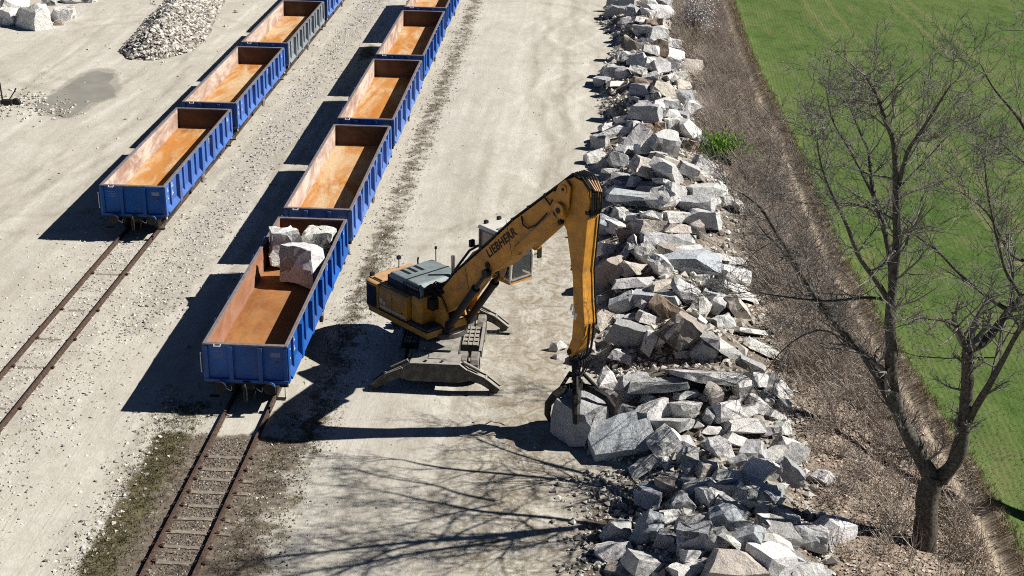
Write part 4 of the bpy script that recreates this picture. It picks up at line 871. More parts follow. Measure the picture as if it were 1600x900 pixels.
mb.prism(cw, 1.5, 2.62, 'z'); ctw = mb.build('counterweight', M['orange'], ex, .09)
mb = U(); mb.b2((-3.12, -1.263, 1.62), (-2.5, -1.2515, 2.5)); 
for k in range(7): mb.b2((-3.06, -1.28, 1.7+k*.11), (-2.56, -1.264, 1.73+k*.11))
mb.build('radiator_grille', M['black'], ctw)
mb = U(); mb.b2((-3.3, -1.0, 2.62), (-2.45, 1.05, 2.66)); mb.b2((-3.05, -.95, 2.66), (-2.5, -.2, 2.71)); mb.b2((-2.42, -1.15, 2.66), (-1.75, -.9, 2.69)); mb.build('sunlit_top', M['peach'], ctw, .015)  # counterweight top drawn in paler orange for the sun on it
mb = U(); mb.b2((-2.4, -.45, 1.66), (.1, 1.22, 2.72)); mb.build('engine_bay', M['darksteel'], ex, .02)
mb = U(); 
mb.prism([(-2.15, 2.75), (-2.1, 3.1), (-1.95, 3.24), (-.35, 3.24), (-.2, 3.1), (-.15, 2.75)], -.95, 1.1, 'v')
hood = mb.build('engine_hood', M['hood'], ex, .05)
mb = U()
for k in range(3): mb.b2((-1.85+.0, -.6+k*.32, 3.241), (-1.3, -.45+k*.32, 3.248))
mb.b2((-1.0, -.95, 3.241), (-.93, 1.1, 3.252)); mb.build('vent', M['black'], hood)
mb = U(); mb.b2((-2.2, -.92, 2.68), (-2.15, 1.05, 3.05)); mb.b2((-2.1, -.98, 2.66), (-.2, -.95, 2.98))
mb.build('hood_skirt', M['black'], hood)
mb = U(); mb.tube([(-1.1, -1.02, 2.7), (-1.1, -1.02, 3.12), (-.2, -1.02, 3.12), (-.2, -1.02, 2.7)], .025, 6); mb.tube([(-1.1, -1.02, 2.9), (-.2, -1.02, 2.9)], .02, 6)
for k in range(4): mb.tube([(-.95+k*.2, -1.02, 2.7), (-.95+k*.2, -1.02, 3.12)], .015, 6)
mb.build('guard_rail', M['black'], ex)
mb = U(); mb.cyl((-.22, .68, 2.7), (-.22, .68, 4.0), .08, 16); mb.build('exhaust_pipe', M['chrome'], ex)
mb = U(); mb.cyl((-1.75, 1.1, 3.1), (-1.75, 1.1, 3.75), .02, 8); mb.cyl((-1.75, 1.1, 3.72), (-1.75, 1.1, 3.82), .05, 8); mb.build('mast', M['black'], ex)
mb = U(); mb.tube([(-2.6, .9, 2.66), (-2.75, 1.0, 2.95), (-2.72, 1.0, 3.1)], .035, 8); mb.tube([(-3.2, .4, 2.6), (-3.25, .45, 3.05)], .02, 6); mb.b2((-3.32, .38, 3.0), (-3.2, .52, 3.14)); mb.b2((-3.3, -.95, 2.6), (-3.18, -.8, 2.8)); mb.b2((-2.5, 1.05, 2.7), (-2.3, 1.2, 2.85)); mb.build('rear_mirror', M['black'], ex)
# valve block and hoses between body and boom
mb = U(); rh = random.Random(3)
mb.b2((-.45, -.5, 2.4), (.25, -.32, 2.95)); mb.b2((-.1, -.45, 2.72), (.1, .4, 3.0))
mb.b2((-.5, -.75, 2.3), (.3, .1, 2.72)); mb.b2((-.15, -.1, 2.6), (.3, .45, 2.95))
for k in range(30):
    a = (rh.uniform(-.6, .0), rh.uniform(-.9, .3), 2.75); b_ = (rh.uniform(.0, .6), rh.uniform(-.42, .3), rh.uniform(2.7, 3.2))
    mid = ((a[0]+b_[0])/2, (a[1]+b_[1])/2, 3.0+rh.uniform(0, .25)); mb.tube([a, ((a[0]*2+mid[0])/3, a[1], 2.95), mid, b_], .03, 6)
mb.build('hydraulic_hose', M['black'], ex)
mb = U()
for s in (-.46, .38): mb.prism([(-.35, 1.66), (-.25, 2.45), (.05, 2.85), (.4, 2.8), (.75, 2.3), (1.02, 1.66)], s, s+.08, 'v')
mb.b2((.7, -.4, 1.66), (.95, .4, 1.95)); mb.build('boom_bracket', M['orange'], ex, .01)
# boom
mb = U()
boom_o = [(.0, 2.3), (-.02, 2.62), (.22, 2.98), (1.04, 3.93), (2.9, 5.66), (3.55, 6.3), (4.17, 6.9), (6.1, 8.5), (6.55, 8.62), (6.85, 8.45), (6.85, 8.15), (6.55, 7.95), (5.15, 6.38), (4.4, 5.72), (3.7, 5.02), (3.1, 4.62), (2.65, 4.36), (1.6, 2.98), (.6, 2.2), (.25, 2.12)]
mb.prism(boom_o, -.32, .32, 'v'); boom = mb.build('boom', M['orange'], ex, .025)
for u, z, r_ in ((2.9, 4.86, .12), (.22, 2.5, .2), (4.55, 6.12, .1)):
    mb = U(); mb.cyl((u, -.37, z), (u, .37, z), r_, 18); mb.cyl((u, -.39, z), (u, .39, z), r_*.55, 12); mb.build('boom_pin', M['darksteel'], boom)
for va in (-.36, .33):
    mb = U(); mb.prism([(2.75, 4.5), (3.0, 4.75), (3.18, 4.62), (3.05, 4.3), (2.85, 4.22)], va, va+.03, 'v'); mb.build('weld_plate', M['peach'], boom)
mb = U()
for u0, u1, z0, z1 in ((1.9, 1.93, 3.4, 4.7), (4.15, 4.18, 5.6, 6.85)): mb.add([(u0, -.3215, z0), (u1, -.3215, z0), (u1-.35, -.3215, z1), (u0-.35, -.3215, z1)], [(0, 1, 2, 3)])
mb.build('weld_seam', M['darksteel'], boom)
# pipes along the boom back
mb = U()
top = [(.3, 3.15), (1.0, 4.0), (2.9, 5.77), (4.15, 7.0), (6.1, 8.62), (6.6, 9.0), (6.95, 9.3), (7.4, 9.28), (7.8, 9.0)]
for v in (-.26, -.17, -.08, .08, .17, .26): mb.tube([(u, v, z+rh.uniform(-.02, .03)) for u, z in top], .032, 6)
for k in range(7):
    u = .9+k*.8; z = np.interp(u, [p[0] for p in top], [p[1] for p in top]); mb.box((u, 0, z-.02), (.1, .62, .1), Matrix.Rotation(R(-43), 3, 'Y'))
mb.tube([(4.62, -.34, 7.2), (4.78, -.40, 6.95), (5.05, -.42, 6.9), (5.45, -.42, 7.15), (5.95, -.42, 7.7)], .03, 6)
mb.tube([(5.8, -.38, 8.2), (6.1, -.42, 8.05), (6.2, -.42, 8.25)], .03, 6)
mb.build('boom_hose', M['black'], boom)
# maker's name on both boom sides
for s in (-1, 1):
    tc = bpy.data.curves.new('lettering', 'FONT'); tc.body = 'LIEBHERR'; tc.size = .43; tc.extrude = .004; tc.space_character = 1.08; tc.offset = .012
    to = bpy.data.objects.new('lettering', tc); COL.objects.link(to); to.parent = boom; tc.materials.append(M['black'])
    ang = math.atan2(1.06, 1.15)
    if s < 0:
        X = (hu*math.cos(ang)+Vector((0, 0, math.sin(ang)))); Z = -hv; p = T((2.97, -.327, 5.16))
    else:
        X = -(hu*math.cos(ang)+Vector((0, 0, math.sin(ang)))); Z = hv; p = T((4.3, .327, 6.5))
    Yv = Z.cross(X)
    me_ = bpy.data.meshes.new_from_object(to.evaluated_get(bpy.context.evaluated_depsgraph_get())); bpy.data.objects.remove(to)
    to = bpy.data.objects.new('lettering', me_); COL.objects.link(to); to.parent = boom
    if not me_.materials: me_.materials.append(M['black'])
    to.matrix_local = Matrix(((X.x, Yv.x, Z.x, p.x), (X.y, Yv.y, Z.y, p.y), (X.z, Yv.z, Z.z, p.z), (0, 0, 0, 1)))
def cylinder(name, v, p0, p1, r_, split, parent, m0):
    a = Vector((p0[0], v, p0[1])); b_ = Vector((p1[0], v, p1[1])); mid = a.lerp(b_, split)
    mb = U(); mb.cyl(a, mid, r_, 16); mb.cyl(a.lerp(b_, split-.04), a.lerp(b_, split+.005), r_*1.15, 16); mb.cyl(a+Vector((0, -.09, 0)), a+Vector((0, .09, 0)), r_*1.3, 14)
    c = mb.build(name, m0, parent)
    mb = U(); mb.cyl(mid, b_, r_*.55, 12); mb.cyl(b_+Vector((0, -.09, 0)), b_+Vector((0, .09, 0)), r_*1.15, 14); mb.build('piston_rod', M['darksteel'], c)
for v in (-.47, .47): cylinder('boom_cylinder', v, (.95, 1.85), (2.98, 4.6), .145, .72, ex, M['black'])
for v in (-.46, .46): cylinder('stick_cylinder', v, (4.55, 5.95), (6.62, 7.98), .15, .93, ex, M['orange'])
# stick
mb = U()
st_o = [(6.3, 7.75), (6.28, 8.15), (6.45, 8.75), (6.72, 9.08), (7.05, 9.22), (7.4, 9.18), (7.66, 8.95), (7.78, 8.6), (7.72, 8.2), (7.56, 6.0), (7.66, 4.9), (7.76, 4.2), (7.72, 3.75), (7.5, 3.15), (7.2, 2.78), (6.98, 2.78), (6.98, 2.98), (7.18, 3.5), (7.22, 4.3), (7.12, 5.7), (6.75, 7.3)]
mb.prism(st_o, -.27, .27, 'v'); stick = mb.build('stick', M['orange'], ex, .03)
mb = U(); mb.prism([(6.2, 7.6), (6.15, 8.2), (6.45, 8.85), (6.75, 9.1), (7.0, 8.9), (6.95, 8.2), (6.75, 7.7)], -.40, -.34, 'v'); mb.prism([(6.2, 7.6), (6.15, 8.2), (6.45, 8.85), (6.75, 9.1), (7.0, 8.9), (6.95, 8.2), (6.75, 7.7)], .34, .40, 'v')
mb.cyl((6.62, -.56, 8.02), (6.62, .56, 8.02), .26, 24); mb.cyl((6.7, -.44, 8.75), (6.7, .44, 8.75), .15, 16)
mb.build('knee_plate', M['orange'], stick, .01)
for u_, z_, v_, r_ in ((6.62, 8.02, .58, .1), (6.55, 7.55, .42, .09), (6.7, 8.75, .46, .06), (7.1, 2.95, .31, .1)):
    mb = U(); mb.cyl((u_, -v_, z_), (u_, v_, z_), r_, 14); mb.build('stick_pin', M['black'], stick)
mb = U()
for v in (-.2, -.1, .0, .1, .2): mb.tube([(6.9, v, 9.3), (7.5, v, 9.3), (7.85, v, 8.85), (7.86, v, 8.3), (7.76, v, 8.05)], .035, 6)
mb.b2((7.6, -.29, 8.1), (7.8, .29, 8.22)); mb.build('stick_hose', M['black'], stick)
mb = U()
for k in range(4): mb.tube([(7.55+k*.05, -.14+k*.09, 9.24-k*.02), (7.9, -.14+k*.09, 8.95-k*.03)], .03, 6)
mb.build('sunlit_hose', M['peach'], stick)  # hose pieces coloured pale orange for the sunlight on them
mb = U(); mb.tube([(7.76, .24, 8.0), (7.62, .24, 6), (7.76, .24, 4.6), (7.84, .24, 4.1)], .03, 6); mb.tube([(7.84, .1, 4.2), (7.82, .1, 3.7), (7.75, .08, 3.05), (7.45, .05, 2.7)], .04, 6); mb.tube([(7.84, -.1, 4.2), (7.82, -.1, 3.7), (7.75, -.08, 3.05), (7.45, -.05, 2.7)], .04, 6); mb.build('stick_pipe', M['black'], stick)
mb = U()
for k in range(3): mb.add([(7.1+k*.1, -.2715, 4.75-k*.14), (7.2+k*.1, -.2715, 4.75-k*.14), (7.14+k*.1, -.2715, 4.5-k*.14), (7.04+k*.1, -.2715, 4.5-k*.14)], [(0, 1, 2, 3)])
mb.build('warning_stripe', M['white'], stick)
# raised cab
mb = U(); 
mb.prism([(.05, 1.75), (-.1, 2.9), (.25, 3.6), (1.1, 4.6), (1.6, 4.95), (1.9, 4.75), (1.9, 4.1), (1.35, 3.6), (.6, 2.5), (.6, 1.75)], .5, .62, 'v'); mb.prism([(.05, 1.75), (-.1, 2.9), (.25, 3.6), (1.1, 4.6), (1.6, 4.95), (1.9, 4.75), (1.9, 4.1), (1.35, 3.6), (.6, 2.5), (.6, 1.75)], 1.2, 1.32, 'v')
mb.b2((.3, .6, 2.3), (.5, 1.25, 2.5)); mb.b2((1.0, .6, 3.6), (1.2, 1.25, 3.8)); mb.build('cab_riser', M['orange'], ex, .015)
mb = U(); mb.tube([(-.15, .45, 2.7), (.2, .45, 3.65), (1.0, .45, 4.65), (1.5, .45, 5.0)], .05, 6); mb.tube([(-.15, 1.38, 2.7), (.2, 1.38, 3.65), (1.0, 1.38, 4.65), (1.5, 1.38, 5.0)], .045, 6); mb.build('riser_hose', M['black'], ex)
c0, c1, v0, v1, z0, z1 = 1.55, 3.3, .42, 1.55, 3.98, 5.72
cb = U()
side = [(c0, z0+.12), (c0, z1), (c1-.35, z1), (c1, z0+1.0), (c1-.05, z0+.12)]
cb.b2((c0, v0, z0+.0), (c1-.05, v1, z0+.14))
cabo = cb.build('cab', M['orange'], ex, .02)
lp = U(); lp.prism([(c0, z0+.14), (c0, z0+.8), (c0+.7, z0+.8), (c0+.9, z0+.6), (c0+.9, z0+.14)], v0-.015, v0+.02, 'v'); lp.build('lower_panel', M['peach'], cabo, .01)
fr = U()
def bar(a, b_, r_=.05): fr.cyl(a, b_, r_, 8)
for v in (v0+.04, v1-.04):
    bar((c0+.05, v, z0+.1), (c0+.05, v, z1-.05), .07);  bar((c0+.85, v, z0+.1), (c0+.85, v, z1-.05), .04)
    fr.b2((c0+.02, v-.012, z0+.14), (c0+.85, v+.03, z0+.45))
    bar((c0+.05, v, z1-.06), (c1-.36, v, z1-.06))
fr.b2((c0, v0+.04, z0+.14), (c0+.06, v1-.04, z0+.5)); bar((c1-.05, v0+.05, z0+.16), (c1-.05, v1-.05, z0+.16)); bar((c1-.36, v0+.05, z1-.06), (c1-.36, v1-.05, z1-.06))
wp = U()
for v in (v0+.04, v1-.04): wp.tube([(c1-.08, v, z0+.1), (c1-.02, v, z0+.95), (c1-.1, v, z0+1.3), (c1-.36, v, z1-.05)], .055, 8)
wp.build('front_pillar', M['cabwhite'], cabo)
fr.build('cab_frame', M['cabframe'], cabo, .008)
mb = U(); mb.prism([(c0-.05, z1-.02), (c0-.02, z1+.1), (c0+.1, z1+.15), (c1-.45, z1+.13), (c1-.2, z1+.03), (c1-.2, z1-.02)], v0-.03, v1+.03, 'v'); rf = mb.build('cab_roof', M['cabwhite'], cabo, .03)
mb = U(); mb.b2((c0+.8, v0+.12, z1+.145), (c1-.55, v1-.12, z1+.16)); mb.build('roof_hatch', M['cabgrey'] if 'cabgrey' in M else M['hood'], cabo, .01)
for v in (v0+.02, v1-.02):
    mb = U(); mb.prism([(c0+.08, z0+.47), (c0+.08, z1-.1), (c0+.82, z1-.1), (c0+.82, z0+.47)], v-.006, v+.006, 'v'); mb.build('side_window', M['glass'], cabo)
    mb = U(); mb.prism([(c0+.88, z0+.2), (c0+.88, z1-.1), (c1-.4, z1-.1), (c1-.07, z0+1.0), (c1-.1, z0+.2)], v-.006, v+.006, 'v'); mb.build('door_window', M['glass'], cabo)
mb = U(); mb.add([(c1-.06, v0+.07, z0+.2), (c1-.06, v1-.07, z0+.2), (c1-.02, v1-.07, z0+1.0), (c1-.02, v0+.07, z0+1.0), (c1-.36, v1-.07, z1-.1), (c1-.36, v0+.07, z1-.1)], [(0, 1, 2, 3), (3, 2, 4, 5)]); mb.build('windscreen', M['glass'], cabo)
mb = U(); mb.b2((c0+.03, v0+.1, z0+.52), (c0+.04, v1-.1, z1-.12)); mb.build('rear_window', M['glass'], cabo)
mb = U(); mb.b2((c0+.3, v0+.3, z0+.35), (c0+.85, v1-.3, z0+.55)); mb.b2((c0+.07, v0+.06, z0+.2), (c0+.2, v1-.06, z0+1.0)); mb.b2((c0+.22, v0+.32, z0+.5), (c0+.36, v1-.32, z0+1.25)); mb.b2((c0+.9, v0+.2, z0+.6), (c0+1.2, v0+.3, z0+.7)); mb.b2((c1-.35, v0+.35, z0+.3), (c1-.25, v1-.35, z0+.95)); mb.build('seat_and_dark_panel', M['black'], cabo, .03)  # seat, plus an added black panel that makes the rear window dark
mb = U(); mb.tube([(c0-.02, v0, z0+1.0), (c0-.3, v0-.02, z0+1.0)], .02, 6); mb.b2((c0-.42, v0-.12, z0+.9), (c0-.3, v0+.08, z0+1.16)); mb.build('wing_mirror', M['black'], cabo); mb = U(); mb.tube([(c1-.05, v1, z0+.9), (c1+.05, v1+.22, z0+.95)], .02, 6); mb.b2((c1, v1+.16, z0+.75), (c1+.06, v1+.34, z0+1.15)); mb.build('wing_mirror', M['black'], cabo)
for v in (v0+.25, v1-.25):
    mb = U(); mb.b2((c0+.05, v-.07, z1+.14), (c0+.18, v+.07, z1+.26)); mb.build('work_light', M['black'], cabo, .01)

# grab: rotator, post, tines around the held block
gp = Vector((7.12, 0, 2.95)); BC = (7.86, -.42, .74)   # block centre in machine axes
mb = U(); mb.cyl(gp, (7.16, -.02, 2.66), .1, 12); mb.b2((6.98, -.18, 2.52), (7.34, .14, 2.74)); mb.cyl((7.17, -.03, 2.56), (7.22, -.06, 2.42), .24, 18); mb.cyl((7.22, -.06, 2.42), (7.46, -.2, 1.72), .15, 14)
mb.cyl((7.3, -.1, 2.2), (7.35, -.13, 2.05), .25, 16); mb.cyl((7.42, -.18, 1.85), (7.47, -.21, 1.68), .27, 16)
grab = mb.build('grab', M['black'], ex)
hubp = Vector((7.46, -.2, 1.75))
for k in range(4):
    a = R(45+90*k); d = Vector((math.cos(a), math.sin(a), 0)); base = hubp+d*.2
    o_ = Vector((BC[0], BC[1], 0))
    pts = [base, hubp.lerp(o_+Vector((0, 0, 1.75)), .5)+d*.5, o_+Vector((0, 0, 1.58))+d*.88, o_+Vector((0, 0, 1.25))+d*1.1, o_+Vector((0, 0, .85))+d*1.12, o_+Vector((0, 0, .5))+d*1.0]
    if k == 3: pts = [base, hubp+d*.35+Vector((0, 0, -.05)), o_+Vector((-.2, .0, 1.58))+d*.7, o_+Vector((-.2, 0, 1.3))+d*.98, o_+Vector((-.2, 0, 1.0))+d*1.02]
    mb = U(); mb.tube(pts, [.12, .16, .145, .13, .11, .04][:len(pts)], 8); mb.cyl(pts[1]+Vector((-d.y*.12, d.x*.12, 0)), pts[1]-Vector((-d.y*.12, d.x*.12, 0)), .13, 10); mb.build('tine', M['darksteel'], grab)
    mb = U(); mb.cyl(hubp+d*.2+Vector((-.14, .08, .45)), pts[1].lerp(pts[2], .5)+Vector((0, 0, .1)), .065, 10); mb.build('grab_cylinder', M['black'], grab)
mb = U()
for k in range(6):
    v = (k-2.5)*.07; mb.tube([(7.45, v, 2.95), (7.62, v*1.8, 2.7), (7.55+.1*math.sin(k), v*2.2-.08, 2.35), (7.42, v*1.6-.15, 2.05)], .025, 6)
mb.tube([(7.0, .1, 2.7), (6.8, .3, 2.5), (6.95, .25, 2.25), (7.1, .15, 2.15)], .025, 6); mb.build('grab_hose', M['black'], grab)
bc = EX+T(BC)
rock('held_block', bc, (1.65, 1.6, 1.42), (R(-6), R(7), R(-33)), (.5, .51, .54), random.Random(31), 'big squared granite block gripped by the dark grab', 'stone block', None, 4, 0., 1.)

# ---------------------------------------------------------------- bare trees
def tubes_tree(name, label, base, limbs, seed, group, Yb, reach=1., dens=1., reparent=None):
    t = empty(name, base, label, 'tree', group)
    r = random.Random(seed); trunk = MB(lambda p: Vector(p)-base); crown = MB(lambda p: Vector(p)-base)
    def smooth(P):
        out = []
        n = len(P)
        for i in range(n-1):
            p0, p1, p2, p3 = P[max(i-1, 0)], P[i], P[i+1], P[min(i+2, n-1)]
            for k in range(4):
                s = k/4; out.append(.5*((2*p1)+(p2-p0)*s+(2*p0-5*p1+4*p2-p3)*s*s+(3*p1-p0-3*p2+p3)*s**3))
        return out+[P[-1]]
    def grow(p, d, L, rad, lv):
        n = {1: 6, 2: 5, 3: 3}[lv]; pts = [p]; q = p
        for i in range(n):
            d = (d+Vector((r.gauss(0, .2), r.gauss(0, .2), r.gauss(.05, .16)))).normalized(); q = q+d*L/n; pts.append(q)
        rads = [max(rad*(1-i/n*.8), .0045) for i in range(n+1)]
        crown.tube(pts, rads, 5 if lv == 1 else 3, 0, False, None)
        if lv < 3:
            m_ = r.randint(6, 10) if lv == 1 else r.randint(3, 6)
            for k in range(m_):
                s = r.uniform(.2, 1.); i = min(int(s*n), n-1); b_ = pts[i].lerp(pts[i+1], s*n-i); tg = (pts[i+1]-pts[i]).normalized()
                nd = (tg*.7+Vector((r.gauss(0, .6), r.gauss(0, .6), r.gauss(.15, .5)))).normalized()
                grow(b_, nd, L*r.uniform(.3, .6), max(rads[i]*.6, .008), lv+1)
    for P, r0, r1, side in limbs:
        S_ = smooth(P); n = len(S_)
        rads = [r0+(r1-r0)*(i/(n-1))**(.35 if r0 > .45 else .8) for i in range(n)]
        for i in range(n): S_[i] = S_[i]+Vector((noise.noise(S_[i]*.9), noise.noise(S_[i]*.9+Vector((9, 0, 0))), 0))*.05
        trunk.tube(S_, [a*(1+.22*noise.noise(p*1.9)) for a, p in zip(rads, S_)], 12 if r0 > .2 else 7)
        if not side: continue
        L = sum((S_[i+1]-S_[i]).length for i in range(n-1)); m_ = int(L*1.35*dens*side)
        for k in range(m_):
            s = r.uniform(.22, 1.); i = min(int(s*(n-1)), n-2); tg = (S_[i+1]-S_[i]).normalized()
            nd = (tg*.6+Vector((r.gauss(0, .65), r.gauss(0, .75), r.gauss(.15, .4)))).normalized()
            grow(S_[i], nd, r.uniform(1.0, 2.9)*reach*(1.15-.5*s)*(.55 if r0 > .26 else 1), max(min(rads[i]*.42, .05), .014), 1)
        for k in range(3):
            tg = (S_[-1]-S_[-3]).normalized(); grow(S_[-1], (tg+Vector((r.gauss(0, .35), r.gauss(0, .35), r.gauss(0, .25)))).normalized(), r.uniform(.9, 1.9)*reach, rads[-1]*.8, 1)
    trunk.build('trunk', M['bark'], t, smooth=True); crown.build('crown', M['twig'], t)
    return t
tb = on_ground(1443, 852); Y0 = tb.y
def px(L, ds): # photographed limb points with their own depths
    n = len(L); return [atY(x, y, Y0+(ds if not isinstance(ds, (tuple, list)) else ds[0]+(ds[1]-ds[0])*i/(n-1))) for i, (x, y) in enumerate(L)]
limbs = [
 ([tb-Vector((0, 0, .3)), tb+Vector((0, 0, .25))]+px([(1446,815),(1450,775),(1462,742)], 0.), .52, .34, 0),
 (px([(1459,752),(1440,715),(1420,680),(1406,650),(1396,622)], (0, .3)), .28, .21, 1.2),
 (px([(1468,748),(1492,722),(1502,690),(1508,640),(1512,585),(1514,545)], (0, -.6)), .27, .17, 1.2),
 (px([(1398,630),(1372,588),(1347,550),(1322,525),(1300,495),(1265,450),(1219,372),(1188,325),(1160,302)], (.3, 3.8)), .20, .03, 1),
 (px([(1330,530),(1300,500),(1274,469),(1239,411),(1199,367),(1172,331)], (1.0, 5.6)), .11, .02, 1),
 (px([(1397,628),(1393,560),(1391,487),(1399,420),(1401,360),(1399,300),(1397,224),(1381,184),(1368,144),(1352,118)], (.3, -1.6)), .21, .03, 1),
 (px([(1391,480),(1392,407),(1374,331),(1363,287),(1357,242),(1343,207),(1326,162)], (0, 2.4)), .12, .02, 1),
 (px([(1391,475),(1370,440),(1346,407),(1323,353),(1301,305),(1283,256),(1277,216)], (0, -3.2)), .10, .02, 1),
 (px([(1374,325),(1352,280),(1335,247),(1303,193),(1292,150)], (1.4, 3.6)), .07, .02, 1),
 (px([(1401,305),(1417,242),(1439,207),(1462,165),(1486,134)], (-.6, -3.)), .08, .02, 1),
 (px([(1402,310),(1424,298),(1452,291),(1490,275),(1519,258)], (-.6, 1.6)), .06, .015, .8),
 (px([(1400,300),(1436,262),(1480,215),(1508,196)], (-1., 2.)), .05, .015, .8),
 (px([(1513,548),(1542,530),(1566,498),(1586,474),(1612,450),(1660,380),(1690,290)], (-.6, 1.5)), .16, .05, .9),
 (px([(1512,550),(1495,512),(1470,500),(1436,497)], (-.6, -1.8)), .10, .03, .8),
 (px([(1513,660),(1543,605),(1576,545),(1604,500),(1650,430)], (-.3, -2.6)), .14, .05, .8),
 (px([(1578,486),(1550,469),(1501,429),(1461,389),(1412,356)], (.6, 3.)), .09, .02, 1),
 (px([(1596,466),(1572,420),(1560,380),(1548,330),(1536,250)], (.9, -1.2)), .07, .02, .9),
 (px([(1392,470),(1350,465),(1290,470),(1215,462),(1170,455)], (.1, -2.2)), .06, .015, .9),
 (px([(1345,552),(1300,520),(1262,520),(1225,545),(1195,580)], (.6, 2.4)), .05, .012, .8),
 (px([(1374,331),(1330,318),(1290,320),(1240,315)], (1.2, -.6)), .045, .012, .8),
]
tubes_tree('bare_tree', 'large forked leafless tree at the lower right, its trunk standing in dead leaves', tb, limbs, 12, 'leafless trees by the field edge', Y0, 1.1, 1.75)
# second tree: trunk outside the frame on the right, boughs reaching in
b2 = Vector((29.6, -4.2, H(29.6, -4.2))); Y0 = 3.0
def px2(L, d0, d1): n = len(L); return [atY(x, y, 3.0+d0+(d1-d0)*i/(n-1)) for i, (x, y) in enumerate(L)]
top2 = atY(1690, 330, 3.0)
limbs2 = [([b2-Vector((0, 0, .3)), b2.lerp(top2, .35)+Vector((.2, .1, 0)), b2.lerp(top2, .7), top2], .38, .18, 0),
 (px2([(1692,345),(1640,270),(1597,193),(1555,140),(1532,100)], 0, 1.5), .12, .02, 1), (px2([(1690,380),(1640,290),(1597,251),(1563,224)], 0, -1.5), .09, .02, 1),
 ([top2]+px2([(1680,240),(1650,150),(1620,60)], 0, 1), .16, .03, 1), ([b2.lerp(top2, .6)]+px2([(1640,420),(1583,400),(1540,330),(1500,300)], 0, -2.), .1, .02, 1)]
tubes_tree('bare_tree', 'leafless tree off the right edge, only its boughs reaching into the picture', b2, limbs2, 21, 'leafless trees by the field edge', 3., 1., .9)

def sapling(label, pxy, hgt, lean, seed, n=1, name='sapling', mat=None, cat='sapling', group=None, stems=1):
    p = on_ground(*pxy); t = empty(name, p, label, cat, group); r = random.Random(seed); mb = MB()
    for s_ in range(stems):
        d = Vector((lean+r.gauss(0, .28 if stems > 1 else .05), r.gauss(0, .28 if stems > 1 else .05), 1)).normalized(); h_ = hgt*r.uniform(.65, 1.); q = Vector((r.gauss(0, .12), r.gauss(0, .12), -.05))*(stems > 1); pts = [q]
        for i in range(6): d = (d+Vector((r.gauss(0, .07), r.gauss(0, .07), 0))).normalized(); q = q+d*h_/6; pts.append(q)
        mb.tube(pts, [.035*hgt/4*(1-i/8)+.006 for i in range(7)], 5, 0, False, .4)
        for k in range(int(5*n*h_)):
            i = r.randint(2, 5); b_ = pts[i].lerp(pts[i+1], r.random()); dd = Vector((r.gauss(0, .7), r.gauss(0, .7), r.uniform(.1, .9))).normalized(); L = r.uniform(.3, .9)*hgt/4; e = b_+dd*L
            mb.tube([b_, b_.lerp(e, .5)+Vector((r.gauss(0, .04), r.gauss(0, .04), .03)), e], [.012, .009, .005], 3, 0, False, r.random())
            for q2 in range(3):
                f = b_.lerp(e, r.uniform(.3, 1)); mb.tube([f, f+Vector((r.gauss(0, .2), r.gauss(0, .2), r.uniform(.0, .3)))*hgt/4*1.3], [.006, .004], 3, 0, False, r.random())
    mb.build('stem', mat or M['brush'], t, tint=True)
    return t
GS = 'thin saplings in the brush strip'
sapling('slender bare sapling in dead leaves left of the forked trunk', (1362, 640), 3.2, .06, 1, group=GS)
sapling('low bare sapling right beside the lone white rock on leaves', (1328, 775), 2.6, .1, 2, group=GS)
sapling('tall pale sapling standing on the grass behind the right-hand bough', (1556, 560), 7.5, .05, 3, n=.8, group=GS)
sapling('dark twiggy shrub low beside the trunk base, right side', (1505, 800), 2.4, .1, 4, stems=3, name='bare_shrub', cat='shrub')
sapling('thin pale sapling leaning over the upper end of the grey slabs', (1222, 410), 3.4, -.05, 6, group=GS)
sapling('bushy thicket of bare stems right of the dug-out gap', (1275, 545), 2.6, -.05, 7, stems=6, name='bare_shrub', cat='shrub')
sapling('bare grey shrub with pale stems beside the far rocks', (1074, 92), 2.4, 0, 8, stems=9, name='bare_shrub', cat='shrub', mat=M['straw'])
# blossoming bush
t = sapling('white blossoming bush at the top of the brush strip', (1088, 62), 3.4, 0, 9, stems=9, name='blossom_bush', cat='bush')
mb = MB(); r = random.Random(14)
for i in range(1500):
    a = Vector((r.gauss(0, .6), r.gauss(0, .6), 1.9+r.gauss(0, .75)))
    if a.z < .3: continue
    s = r.uniform(.03, .075); n1 = Vector((r.gauss(0, 1), r.gauss(0, 1), r.gauss(0, 1))).normalized(); n2 = n1.orthogonal().normalized(); n3 = n1.cross(n2)
    mb.add([a+n2*s, a+n3*s, a-n2*s, a-n3*s, a+n1*s*.4], [(0, 1, 4), (1, 2, 4), (2, 3, 4), (3, 0, 4)], 0, r.random())
mb.build('blossom', M['blossom'], t, tint=True)
# fresh green bush
p = on_ground(1127, 246); t = empty('green_bush', p, 'bright green leafy bush in the brush beside the white rocks', 'bush'); mb = MB()
for i in range(3200):
    a = Vector((r.gauss(0, .62), r.gauss(0, .55), abs(r.gauss(.35, .4)))); L = r.uniform(.08, .22); d = Vector((r.gauss(0, .5), r.gauss(0, .5), 1)).normalized(); sd = d.cross(Vector((r.gauss(0, 1), r.gauss(0, 1), 0)).normalized())*.035
    mb.add([a-sd, a+sd, a+d*L+sd*.3, a+d*L*1.2], [(0, 1, 2, 3)], 0, min(1, max(0, a.z*.9+r.uniform(-.2, .4))))
mb.build('foliage', M['greenleaf'], t, tint=True)
mb = MB()
for i in range(14): mb.tube([(r.gauss(0, .3), r.gauss(0, .3), 0), (r.gauss(0, .5), r.gauss(0, .5), .4)], [.012, .006], 4, 0, False, .3)
mb.build('stem', M['brush'], t, tint=True)

